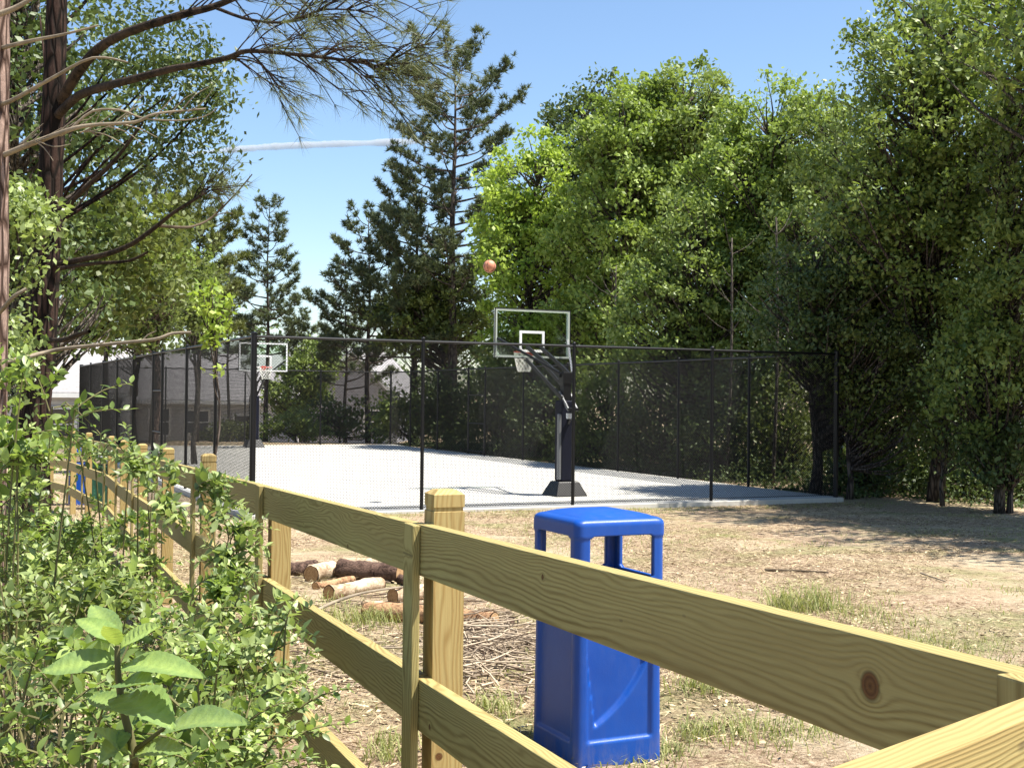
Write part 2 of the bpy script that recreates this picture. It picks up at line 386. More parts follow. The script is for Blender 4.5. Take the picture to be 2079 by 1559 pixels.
def build_ground():
    def axis(lo, hi, step, far):
        a = list(np.arange(lo, hi+1e-6, step)); s = step; q = hi
        while q < far: s *= 1.35; q += s; a.append(q)
        s = step; q = lo
        while q > -far: s *= 1.35; q -= s; a.insert(0, q)
        return np.array(a)
    xs = axis(-14, 16, 0.16, 4000); ys = axis(-1, 34, 0.16, 4000)
    X, Y = np.meshgrid(xs, ys); rng = np.random.default_rng(1)
    Z = ground_z(X, Y)
    near = (Y < 20) & (Y > 0) & (np.abs(X) < 14)
    Z = Z + near*rng.normal(0, 0.004, X.shape)
    V = np.stack([X, Y, Z], -1).reshape(-1, 3); nx = len(xs); ny = len(ys)
    i = np.arange(ny-1)[:, None]*nx; j = np.arange(nx-1)[None, :]
    F = np.stack([i+j, i+j+1, i+nx+j+1, i+nx+j], -1).reshape(-1, 4)
    b = MB(); b.add(V, F); o = b.build('ground', MT['ground'], smooth=True); o['kind'] = 'structure'
build_ground()

b = MB()
mg = 0.12
c4 = [court(-mg, -mg), court(CW+mg, -mg), court(CW+mg, CL+mg), court(-mg, CL+mg)]
c4 = [((p-P1).dot(DF), (p-P1).dot(DA)) for p in c4]
V = [(u, v, z) for z in (-0.25, 0.0) for u, v in c4]
b.addm(V, [(0, 3, 2, 1), (4, 5, 6, 7), (0, 1, 5, 4), (1, 2, 6, 5), (2, 3, 7, 6), (3, 0, 4, 7)])
Mc = Matrix((DF, DA, Vector((0, 0, 1)))).transposed().to_4x4(); Mc.translation = P1
slab = b.build('court_pavement', MT['concrete'], None, M=Mc); slab['kind'] = 'structure'; bevel(slab, 0.012)

# ------------------------------------------------------------------ wooden rail fence
def frame(o, X, Zr=Vector((0, 0, 1))):
    X = Vector(X).normalized(); Y = Zr.cross(X).normalized(); Z = X.cross(Y)
    m = Matrix((X, Y, Z)).transposed().to_4x4(); m.translation = o; return m

def board(name, p, q, hgt, thk, mat, parent, side=1):
    """board from p to q (top edge of its visible face); thickness goes to local +Y*side"""
    L = (q-p).length; m = frame(p, q-p)
    b = MB(); y0, y1 = (0, thk) if side > 0 else (-thk, 0)
    b.addm([(x, y, z) for x in (0, L) for y in (y0, y1) for z in (-hgt, 0)],
           [(0, 1, 3, 2), (4, 6, 7, 5), (0, 4, 5, 1), (2, 3, 7, 6), (0, 2, 6, 4), (1, 5, 7, 3)])
    return bevel(b.build(name, mat, parent, M=m), 0.0025, 2)

def upright(name, c, L, wx, wy, ax, mat, parent, cap=False):
    """vertical timber: local X up; c = base centre; ax = direction of its first side"""
    up = Vector((0, 0, 1)); A = Vector(ax).normalized(); B = up.cross(A)
    m = Matrix((up, A, B)).transposed().to_4x4(); m.translation = c
    b = MB()
    if not cap: prof = [(0, 1), (L, 1)]
    else: prof = [(0, 1), (L-0.061, 1), (L-0.060, 0.92), (L-0.049, 0.92), (L-0.048, 1), (L-0.014, 1), (L-0.002, 0.62), (L, 0.2)]
    V = []
    for x, s in prof:
        for a, bb in ((-1, -1), (1, -1), (1, 1), (-1, 1)): V.append((x, a*wx/2*s, bb*wy/2*s))
    F = []
    for i in range(len(prof)-1):
        for j in range(4): k = (j+1) % 4; F.append((i*4+j, i*4+k, i*4+4+k, i*4+4+j))
    F.append((0, 3, 2, 1)); n = len(prof)*4; F.append((n-4, n-3, n-2, n-1))
    b.addm(V, F); o = b.build(name, mat, parent, M=m)
    return bevel(o, 0.003, 2, 0.9) if not cap else o

fence = thing('wooden_fence', 'three-rail yellow-green treated pine fence with square capped posts running from foreground into the distance', 'fence', (-0.262, 3.44, 0.48))
run = []   # (x, y, top rail z)
for t in range(-1, 7): run.append((-0.262-0.8766*t, 3.44+2.236*t, 1.684-0.0618*t + (0.012 if t > 4 else 0) + (0.03 if t == 6 else 0)))
run[0] = (0.590, 1.275, 1.745)
run += [(-6.49, 18.8, 1.335), (-7.5, 21.0, 1.29), (-8.7, 23.2, 1.23), (-10.1, 25.2, 1.18), (-11.7, 27.1, 1.14), (-13.4, 28.8, 1.1)]
RSP = 0.417
for i in range(len(run)):
    x, y, zt = run[i]
    a = Vector((x, y, zt))
    d = (Vector((*run[i][:2], 0)) - Vector((*run[min(i+1, len(run)-1)][:2], 0))) if i < len(run)-1 else (Vector((*run[i-1][:2], 0))-Vector((*run[i][:2], 0)))
    d.normalize(); nrm = Vector((-d.y, d.x, 0))
    if nrm.dot(Vector((0.93, 0.36, 0))) < 0: nrm = -nrm
    back = nrm*(0.038+0.0445)
    g = gz(x, y)
    if i > 0:
        upright('post', Vector((x, y, g-0.1))+back, zt+(0.098 if i != 2 else -0.02)-g+0.1, 0.089, 0.089, d, MT['post'], fence, cap=True)
        bt = upright('batten', Vector((x, y, zt-1.13))-nrm*0.0115, 1.132, 0.089, 0.0225, d, MT['wood'], fence)
        if i <= 3:
            for k in range(3):
                for sx_ in (-0.022, 0.022):
                    c_ = Vector((x, y, zt-RSP*k-0.045-0.05*(sx_ > 0)))+d*sx_-nrm*0.023
                    sb_ = MB(); sb_.tube([c_+nrm*0.002, c_-nrm*0.0015], 0.0045, 8)
                    sc_ = sb_.build('screw', MT['screw'], fence); sc_.parent = bt
                    sc_.matrix_parent_inverse = (Matrix.Translation(Vector(fence.location)).inverted() @ Matrix.Translation(Vector(fence.location)) @ bt.matrix_local).inverted()
    if i < len(run)-1:
        b_ = Vector(run[i+1])
        for k in range(3):
            off = Vector((0, 0, -RSP*k))
            jit = Vector((0, 0, random.Random(i*7+k).uniform(-0.004, 0.004)))
            mat = MT['wood_main'] if (i == 0 and k == 0) else MT['wood']
            # local X points from the far post to the near post
            q, p = a+off, b_+off+jit
            gap = (q-p).normalized()*0.0015
            if i == 0 and k == 0:
                board('rail', q+(p-q)*0.0+Vector((0, 0, 0)), p, 0.14, 0.038, mat, fence) if False else None
                L = (q-p).length
                board('rail', p+gap, q-gap, 0.14, 0.038, mat, fence, side=-1 if (Vector((0, 0, 1)).cross(q-p)).dot(nrm) < 0 else 1)
            else:
                board('rail', p+gap, q-gap, 0.14, 0.038, mat, fence, side=-1 if (Vector((0, 0, 1)).cross(q-p)).dot(nrm) < 0 else 1)
# corner post, cover board and the run that comes back past the viewer
cpt = Vector((0.590, 1.275, 1.745)); dn = Vector((0.7071, 0.7071, 0)); nn = Vector((-0.7071, 0.7071, 0))
d1 = Vector((0.365, -0.931, 0)); n1 = Vector((0.931, 0.365, 0))
upright('post', Vector((cpt.x, cpt.y, 0.4))+n1*0.083+d1*0.03, 1.845-0.4, 0.089, 0.089, d1, MT['post'], fence, cap=True)
upright('batten', Vector((cpt.x, cpt.y, cpt.z-1.1335))-n1*0.0115-d1*0.055, 1.132, 0.089, 0.0225, d1, MT['wood'], fence)
near_end = Vector((0.590, 1.275, 0))-dn*2.4
for k in range(3):
    q = Vector((cpt.x, cpt.y, 1.757-RSP*k)) + dn*0.03 - nn*0.03
    p = q - dn*2.4 + Vector((0, 0, 0.03))
    board('rail', p, q, 0.14, 0.038, MT['wood_near'] if k == 0 else MT['wood'], fence, side=1)
upright('post', Vector((near_end.x, near_end.y, 0.45))+nn*0.07, 1.4, 0.089, 0.089, dn, MT['post'], fence, cap=True)

# ------------------------------------------------------------------ chain-link fences
FH = 3.05
def chain_fence(label, A, B, posts, base, hgt=FH, gate=None, thick=(0,), skip=None):
    root = thing('chain_link_fence', label, 'fence', tuple(A), 'black chain-link fences round the court')
    d = (B-A); L = d.length; d.normalize()
    for s in posts:
        p = A+d*s; r = 0.052 if (s in thick or s == posts[-1] and L in thick) else 0.034
        b = MB(); b.tube([p+Vector((0, 0, base)), p+Vector((0, 0, hgt+0.03))], r, 10)
        b.tube([p+Vector((0, 0, hgt+0.03)), p+Vector((0, 0, hgt+0.05))], [r*1.2, r*0.5], 10)
        b.build('post', MT['black'], root, smooth=False)
    b = MB(); b.tube([A+Vector((0, 0, hgt-0.03)), B+Vector((0, 0, hgt-0.03))], 0.024, 8); b.build('top_rail', MT['black'], root)
    # woven fabric: two families of diagonal wires
    z0, z1 = 0.03, hgt-0.04; H = z1-z0; pitch = 0.052; wr = 0.0021
    b = MB(); c = d.cross(Vector((0, 0, 1)))
    for fam in (1, -1):
        n = int((L+H)/pitch)
        k = np.arange(n)*pitch
        s0 = (k-H) if fam > 0 else k; s1 = s0+fam*H
        # clip each wire to 0..L
        t0 = np.zeros(n); t1 = np.ones(n)
        ds = s1-s0
        for lim, sg in ((0.0, 1), (L, -1)):
            inside0 = sg*(s0-lim) >= 0; inside1 = sg*(s1-lim) >= 0
            tc = (lim-s0)/ds
            t0 = np.where(~inside0, np.maximum(t0, tc), t0); t1 = np.where(~inside1, np.minimum(t1, tc), t1)
        ok = t1-t0 > 0.002; s0, ds, t0, t1 = s0[ok], ds[ok], t0[ok], t1[ok]
        An, dn_, cn = np.array(A), np.array(d), np.array(c)
        pa = An + (s0+ds*t0)[:, None]*dn_ + np.outer(z0+H*t0, [0, 0, 1]) + cn*0.0028*fam
        pb = An + (s0+ds*t1)[:, None]*dn_ + np.outer(z0+H*t1, [0, 0, 1]) + cn*0.0028*fam
        ax = dn_*fam+np.array([0, 0, 1.0]); ax /= np.linalg.norm(ax)
        sd = np.cross(ax, cn)
        offs = [sd*wr+cn*wr, -sd*wr+cn*wr, -sd*wr-cn*wr, sd*wr-cn*wr]
        V = np.stack([pa+o for o in offs]+[pb+o for o in offs], 1).reshape(-1, 3)
        base_i = np.arange(len(pa))[:, None]*8
        F = np.concatenate([base_i+np.array([[j, (j+1) % 4, 4+(j+1) % 4, 4+j]]) for j in range(4)])
        b.add(V, F)
    b.build('mesh_fabric', MT['wire'], root)
    b = MB(); b.tube([A+Vector((0, 0, 0.05)), B+Vector((0, 0, 0.05))], 0.006, 5); b.build('tension_wire', MT['wire'], root)
    if gate:
        g0, g1 = gate; b = MB()
        for z in (0.12, 1.1, 2.1): b.tube([A+d*g0+Vector((0, 0, z)), A+d*g1+Vector((0, 0, z))], 0.02, 8)
        for s in (g0+0.06, g1-0.06): b.tube([A+d*s+Vector((0, 0, 0.12)), A+d*s+Vector((0, 0, 2.1))], 0.02, 8)
        b.build('gate', MT['black'], root)
    return root
cNL, cNR, cFR, cFL = court(0, 0), court(CW, 0), court(CW, CL), court(0, CL)
chain_fence('tall black chain-link fence across the near end of the court behind the wooden fence', cNL, cNR, [0.0, 3.06, 6.12, 9.25, CW], -0.25, thick=(0.0, CW))
chain_fence('black chain-link fence along the left side of the court with closely seen posts', cNL+DA*0.06, cFL, [3.1, 6.2, 9.4, 10.8, 14.3, 17.7, 21.2, 24.9, CL-0.1], -0.25, gate=(9.4, 10.8))
chain_fence('black chain-link fence along the shaded right side of the court in front of the trees', cNR+DA*0.06, cFR, [3.05, 6.1, 9.2, 12.3, 15.4, 18.5, 20.0, 23.0, 26.0, CL-0.1], -0.25, gate=(18.5, 20.0))
chain_fence('black chain-link fence across the far end of the court before the houses', cFL+DF*0.06, cFR, [0.0, 3.1, 6.2, 9.3, CW-0.06], -0.25)

# ------------------------------------------------------------------ basketball hoops
def hoop(label, pole, ang_dir, reach, sgn, detail=True):
    """pole: base point on the slab, ang_dir: direction from pole to board"""
    A = ang_dir.normalized(); Sd = Vector((-A.y, A.x, 0)); UPV = Vector((0, 0, 1))
    r = thing('basketball_hoop', label, 'basketball hoop', tuple(pole), 'basketball hoops on the court')
    bc = pole + A*reach + UPV*3.44
    # base plate, gusset boot
    b = MB()
    w0, w1 = 0.37, 0.24
    V = [tuple(pole+A*a*w0*0.95+Sd*c*w0+UPV*0.0) for a, c in ((-1, -1), (1, -1), (1, 1), (-1, 1))] + [tuple(pole+A*a*w1*0.8+Sd*c*w1+UPV*0.30) for a, c in ((-1, -1), (1, -1), (1, 1), (-1, 1))]
    b.addm(V, [(0, 3, 2, 1), (4, 5, 6, 7), (0, 1, 5, 4), (1, 2, 6, 5), (2, 3, 7, 6), (3, 0, 4, 7)])
    bevel(b.build('base_cover', MT['blackmetal'], r), 0.02, 3)
    b = MB(); b.box(pole+UPV*1.25, (0.09, 0.09, 1.25), (A, Sd, UPV)); b.box(pole+UPV*2.45, (0.11, 0.11, 0.12), (A, Sd, UPV))
    bevel(b.build('pole', MT['blackmetal'], r), 0.01)
    b = MB(); b.box(pole+UPV*1.14, (0.16, 0.165, 0.84), (A, Sd, UPV)); bevel(b.build('pole_pad', MT['navy'], r), 0.035, 3)
    # grey cover strip on the padding
    b = MB(); b.box(pole+UPV*1.02+Sd*0.190*sgn-A*0.10, (0.05, 0.03, 0.68), (A, Sd, UPV)); bevel(b.build('pad_edge', MT['steelgrey'], r), 0.012)
    # parallelogram arms
    for s in (-1, 1):
        b = MB(); b.bar(pole+UPV*2.50+Sd*s*0.13, bc-A*0.06-UPV*0.28+Sd*s*0.17, 0.035, 0.085); b.build('upper_arm', MT['blackmetal'], r)
        b = MB(); b.bar(pole+UPV*2.02+Sd*s*0.13-A*0.1, bc-A*0.06-UPV*0.56+Sd*s*0.17, 0.035, 0.085); b.build('lower_arm', MT['blackmetal'], r)
        # struts out to the sides of the board
        b = MB(); b.bar(pole+UPV*2.56+Sd*s*0.15, bc-A*0.05+Sd*s*0.86-UPV*0.12, 0.04, 0.045); b.build('side_strut', MT['steelgrey'] if s*sgn < 0 else MT['blackmetal'], r)
        # rear height-adjust links
        b = MB(); b.bar(pole+UPV*2.16+Sd*s*0.12+A*0.05, pole-A*0.34+UPV*1.78+Sd*s*0.10, 0.03, 0.06); b.build('rear_link', MT['steelgrey'], r)
    b = MB(); b.bar(pole-A*0.36+UPV*1.80-Sd*0.12, pole-A*0.36+UPV*1.80+Sd*0.12, 0.06, 0.06)
    b.bar(pole-A*0.36+UPV*1.80, pole-A*0.10+UPV*1.45, 0.06, 0.06); bevel(b.build('height_crank', MT['blackmetal'], r), 0.01)
    b = MB(); b.box(pole-A*0.30+UPV*1.66+Sd*0.05*sgn, (0.03, 0.07, 0.055), (A, Sd, UPV)); b.build('height_gauge', MT['white'], r)
    # backboard: frame, pane, painted border and square
    BW, BH = 0.915, 0.535
    bd = thing('backboard', '', '', tuple(bc)); del bd['label']; del bd['category']
    bd.parent = r; bd.location = bc - Vector(pole)
    def ring(bb, hw, hh, t, dep, off, cz=0.0):
        c = bc + A*off + UPV*cz
        bb.box(c+UPV*(hh-t/2), (dep, hw, t/2), (A, Sd, UPV)); bb.box(c-UPV*(hh-t/2), (dep, hw, t/2), (A, Sd, UPV))
        bb.box(c+Sd*(hw-t/2), (dep, t/2, hh-t), (A, Sd, UPV)); bb.box(c-Sd*(hw-t/2), (dep, t/2, hh-t), (A, Sd, UPV))
    b = MB(); ring(b, BW, BH, 0.045, 0.028, -0.028); b.build('frame', MT['frame'] if detail else MT['white'], bd)
    b = MB(); b.box(bc+A*0.008, (0.005, BW-0.01, BH-0.01), (A, Sd, UPV)); b.build('pane', MT['glass'], bd)
    b = MB(); ring(b, BW, BH, 0.05, 0.003, 0.018); ring(b, 0.305, 0.235, 0.055, 0.003, 0.018, -0.17); b.build('painted_border', MT['white'], bd)
    b = MB(); ring(b, 0.305, 0.235, 0.055, 0.003, -0.004, -0.17); b.build('target_square', MT['white'], bd)
    b = MB(); ring(b, BW+0.012, BH+0.012, 0.016, 0.012, -0.050); b.build('edge_trim', MT['blackmetal'], bd)
    # rim and net
    rc = bc + A*(0.40) + UPV*(-0.39); Rr = 0.228
    b = MB(); an = np.linspace(0, 2*math.pi, 33)
    b.tube([rc+A*Rr*math.cos(a)+Sd*Rr*math.sin(a) for a in an], 0.011, 8, cap=False)
    b.box(bc+A*0.05+UPV*(-0.41), (0.035, 0.07, 0.07), (A, Sd, UPV)); b.bar(bc+A*0.06+UPV*(-0.40), rc-A*Rr, 0.10, 0.02)
    for s in (-1, 1): b.bar(bc+A*0.06+Sd*s*0.05+UPV*(-0.46), rc-A*Rr*0.8+Sd*s*0.13, 0.012, 0.012)
    rm = b.build('rim', MT['rim'], r)
    b = MB(); nl = 7; ns = 12
    def np_(l, k):
        t = l/nl; rad = Rr*(1-0.42*t+0.06*math.sin(3*t)); a = 2*math.pi*(k+0.5*(l % 2))/ns
        return rc+A*rad*math.cos(a)+Sd*rad*math.sin(a)-UPV*0.44*t
    for l in range(nl):
        for k in range(ns):
            p = np_(l, k)
            for q in ((np_(l+1, k), np_(l+1, k-1)) if l % 2 == 0 else (np_(l+1, k), np_(l+1, k+1))): b.tube([p, q], 0.006, 4, cap=False)
    b.build('net', MT['net'], r)
    return r
hoop('near basketball hoop on black padded pole, seen from behind its clear backboard', Vector((1.12, 25.9, 0)), DA, 1.64, 1)
far_bc = Vector((-9.36, 46.6, 0))
hoop('far basketball hoop facing the camera with white-edged backboard and red rim', far_bc+DA*1.4, -DA, 1.4, 1, detail=False)

# basketball in the air
def ballmat():
    n = N('basketball_leather'); c = n.coord('Generated')
    n.princ(n.ramp(n.noise(c, 3, 3), [(0.3, (0.50, 0.20, 0.12)), (0.7, (0.62, 0.28, 0.17))]), 0.55, 0.3, normal=n.bump(n.noise(c, 90, 2), 0.3, 0.002)); return n.m
bp = W(994, 541, 23.4)
ball = thing('basketball', 'orange-brown basketball in mid-air above and left of the near backboard', 'basketball', tuple(bp))
b = MB(); nu, nv = 32, 16; V = []; F = []
for i in range(nv+1):
    for j in range(nu): th = math.pi*i/nv; a = 2*math.pi*j/nu; V.append((0.121*math.sin(th)*math.cos(a), 0.121*math.sin(th)*math.sin(a), 0.121*math.cos(th)))
F = [(i*nu+j, (i+1)*nu+j, (i+1)*nu+(j+1) % nu, i*nu+(j+1) % nu) for i in range(nv) for j in range(nu)]
b.add(np.array(V)+np.array(bp), F); b.build('leather_shell', ballmat(), ball, smooth=True)
b = MB(); an = np.linspace(0, 2*math.pi, 41)
for ax1, ax2, o_ in ((Vector((1, 0, 0)), Vector((0, 0.5, 0.87)), 0), (Vector((0.3, 1, 0)).normalized(), Vector((0, 0, 1)), 0)):
    ax2 = (ax2-ax1*ax2.dot(ax1)).normalized()
    b.tube([bp+ax1*0.1205*math.cos(a)+ax2*0.1205*math.sin(a) for a in an], 0.004, 6, cap=False)
for s in (-1, 1):
    ax1 = Vector((1, 0, 0)); ax2 = Vector((0, 0.5, 0.87)).normalized(); n3 = ax1.cross(ax2).normalized()
    b.tube([bp+n3*s*0.07*math.cos(a)**2*1.0+ (ax1*math.cos(a)+ax2*math.sin(a))*math.sqrt(max(0, 0.1205**2-(0.07*math.cos(a)**2)**2)) for a in an], 0.004, 6, cap=False)
b.build('seam', MT['blackmetal'], ball, smooth=True)

# ------------------------------------------------------------------ litter bins
def rsq(n, hw, rad):
    """rounded square outline, n points per side+corner; returns pts, outward normals, side index, side param"""
    P = []; Nn = []; sd = []; up = []
    for s in range(4):
        a0 = math.pi/2*s
        ca, sa = math.cos(a0), math.sin(a0)
        for i in range(n):
            t = -1+2*(i)/(n-1); x, y = hw, t*(hw-rad)
            P.append((x*ca-y*sa, x*sa+y*ca)); Nn.append((ca, sa)); sd.append(s); up.append(t*(hw-rad))
        for i in range(1, 6):
            q = math.pi/2*i/6; x, y = hw-rad+rad*math.cos(q), hw-rad+rad*math.sin(q)
            P.append((x*ca-y*sa, x*sa+y*ca)); Nn.append((math.cos(a0+q), math.sin(a0+q))); sd.append(-1); up.append(0)
    return np.array(P), np.array(Nn), np.array(sd), np.array(up)

def bin_(label, base, rot, mats, scale=1.0, group='square litter bins with roofed tops'):
    root = thing('litter_bin', label, 'litter bin', tuple(base), group)
    c, s = math.cos(rot), math.sin(rot)
    def place(V):
        V = np.asarray(V, float)*scale; return np.stack([V[:, 0]*c-V[:, 1]*s, V[:, 0]*s+V[:, 1]*c, V[:, 2]], -1)+np.array(base)
    n = 44
    # body (side 3 = front, local -Y; side 2 = left, local -X)
    def ss(e0, e1, x): t = np.clip((x-e0)/(e1-e0), 0, 1); return t*t*(3-2*t)
    zs = np.concatenate([[0, 0.004, 0.012], np.linspace(0.02, 0.76, 110), [0.768, 0.775]])
    V = []; 
    for z in zs:
        hw = 0.212-0.006*z/0.76
        if z < 0.02: hw -= 0.012*(1-z/0.02)**2
        if z > 0.76: hw -= 0.012*((z-0.76)/0.015)
        P, Nn, sd, uu = rsq(n, hw, 0.032)
        d = np.zeros(len(P))
        inx = ss(0.158, 0.148, np.abs(uu)); inz = ss(0.125, 0.135, z)*ss(0.735, 0.725, z)
        rec = inx*inz*(sd >= 0)
        d += rec*0.013
        # front face: extra scoop with a slanting, curved lower lip
        u = uu/0.155
        lip = np.where(u < -0.72, 0.19+(-0.72-u)*1.15, 0.19+0.17*np.clip((u+0.72)/1.72, 0, 1)**1.0+0.13*np.clip((u+0.72)/1.72, 0, 1)**3)
        sc_ = ss(-0.010, 0.010, z-lip)*inx*inz*(sd == 3)
        d += sc_*0.020
        q = P-Nn*d[:, None]
        V.append(np.column_stack([q, np.full(len(q), z)]))
    m = len(V[0]); nz = len(V); V = np.concatenate(V)
    i = np.arange(nz-1)[:, None]*m; j = np.arange(m)[None, :]; k = (j+1) % m
    b = MB(); b.add(place(V), np.stack([i+j, i+k, i+m+k, i+m+j], -1).reshape(-1, 4)); b.ng.append(list(range(m))[::-1])
    b.build('body', mats[0], root, smooth=True)
    # dark inner liner
    b = MB(); P, _, _, _ = rsq(6, 0.185, 0.03); m2 = len(P)
    V = np.concatenate([np.column_stack([P*0.92, np.full(m2, 0.70)]), np.column_stack([P, np.full(m2, 0.772)]), np.column_stack([P*1.09, np.full(m2, 0.772)])])
    i = np.arange(2)[:, None]*m2; j = np.arange(m2)[None, :]; k = (j+1) % m2
    b.add(place(V), np.stack([i+j, i+m2+j, i+m2+k, i+k], -1).reshape(-1, 4)); b.ng.append(list(range(m2)))
    b.build('liner', mats[1], root)
    # roofed hood with four openings
    b = MB(); zs = np.concatenate([np.linspace(0.762, 1.035, 56)]); V = []
    for z in zs:
        t = np.clip((z-0.985)/0.05, 0, 1); hw = 0.2165-0.004*(z-0.76) + 0.004*ss(0.97, 0.99, z)
        P, Nn, sd, uu = rsq(n, hw, 0.036); V.append(np.column_stack([P, np.full(len(P), z)]))
    for t in np.linspace(0.12, 1, 22):
        hw0 = 0.2165-0.001 + 0.004
        a = t*math.pi/2
        if t < 0.35: pass
        rr = 1-(1-math.cos(min(1, t/0.45)*math.pi/2))*0.17
        if t > 0.45: rr = 0.83*(1-((t-0.45)/0.55)**1.3)
        z = 1.035+0.028*math.sin(min(1, t/0.45)*math.pi/2)+0.028*(0 if t < 0.45 else math.sin((t-0.45)/0.55*math.pi/2))
        P, _, _, _ = rsq(n, hw0, 0.036); V.append(np.column_stack([P*max(rr, 0.002), np.full(len(P), z)]))
    m = len(V[0]); nz = len(V); Va = np.concatenate(V); P, Nn, sd, uu = rsq(n, 0.215, 0.036)
    F = []
    zall = np.array([v[0, 2] for v in V])
    for a in range(nz-1):
        zc = (zall[a]+zall[a+1])/2
        for j in range(m):
            k = (j+1) % m
            if a < 55 and sd[j] >= 0 and sd[k] == sd[j]:
                uc = (uu[j]+uu[k])/2; hwid = 0.156
                rcn = 0.03; ax_ = abs(uc); top, bot = 0.992, 0.80
                ins = ax_ < hwid and bot < zc < top
                for zz, sg in ((top-rcn, 1), (bot+rcn, -1)):
                    if ins and ax_ > hwid-rcn and sg*(zc-zz) > 0 and math.hypot(ax_-(hwid-rcn), zc-zz) > rcn: ins = False
                if ins: continue
            F.append((a*m+j, a*m+k, (a+1)*m+k, (a+1)*m+j))
    b.add(place(Va), F); o = b.build('hood', mats[0], root, smooth=True)
    sm = o.modifiers.new('solid', 'SOLIDIFY'); sm.thickness = 0.022; sm.offset = -1
    return root
bb = Vector((0.300, 5.44, 0)); wv = 0.212
brot = math.radians(25)
bcx = bb + Vector((math.cos(brot), math.sin(brot), 0))*wv + Vector((-math.sin(brot), math.cos(brot), 0))*wv
bin_('bright blue square litter bin with open-sided roof standing just behind the wooden fence', Vector((bcx.x, bcx.y, gz(bcx.x, bcx.y)-0.015)), brot, (MT['blue'], MT['liner']), 1.05)
fp = W(161, 998, 23.2)
bin_('distant blue square litter bin seen between fence rails beside the left tree trunk', Vector((fp.x, fp.y, gz(fp.x, fp.y)-0.01)), 0.5, (MT['blue'], MT['liner']))
fp = W(208, 1003, 22.2)
bin_('dark green bin half hidden by leaves beyond the wooden fence', Vector((fp.x, fp.y, gz(fp.x, fp.y)-0.01)), 0.3, (MT['green_plastic'], MT['liner']))

# ------------------------------------------------------------------ houses
def sidingmat(name, col, step=0.2):
    n = N(name); c = n.coord(); sx = n.new('ShaderNodeSeparateXYZ'); n.link(c, sx.inputs[0])
    fr = n.math('FRACT', n.math('DIVIDE', sx.outputs[2], step))
    f = n.noise(c, 4, 4)
    co = n.ramp(n.math('ADD', n.math('MULTIPLY', f, 0.3), n.math('MULTIPLY', fr, 0.2)), [(0.1, tuple(x*0.8 for x in col)), (0.4, col)])
    co = n.mix(n.math('GREATER_THAN', fr, 0.92), co, tuple(x*0.45 for x in col))
    n.princ(co, 0.7, 0.3, normal=n.bump(fr, 0.6, 0.02)); return n.m
def shinglemat():
    n = N('grey_shingles'); c = n.coord(); f = n.noise(c, 7, 5, 0.7); sx = n.new('ShaderNodeSeparateXYZ'); n.link(c, sx.inputs[0])
    fr = n.math('FRACT', n.math('DIVIDE', sx.outputs[2], 0.11))
    n.princ(n.ramp(n.math('ADD', n.math('MULTIPLY', f, 0.8), n.math('MULTIPLY', fr, 0.2)), [(0.35, (0.22, 0.21, 0.21)), (0.7, (0.42, 0.40, 0.40))]), 0.9, 0.2); return n.m
MT['siding'] = sidingmat('grey_lap_siding', (0.44, 0.44, 0.48)); MT['siding2'] = sidingmat('pale_lap_siding', (0.60, 0.60, 0.62)); MT['shingle'] = shinglemat()
MT['winglass'] = plain('dark_window_glass', (0.03, 0.035, 0.045), 0.1, 0.6)

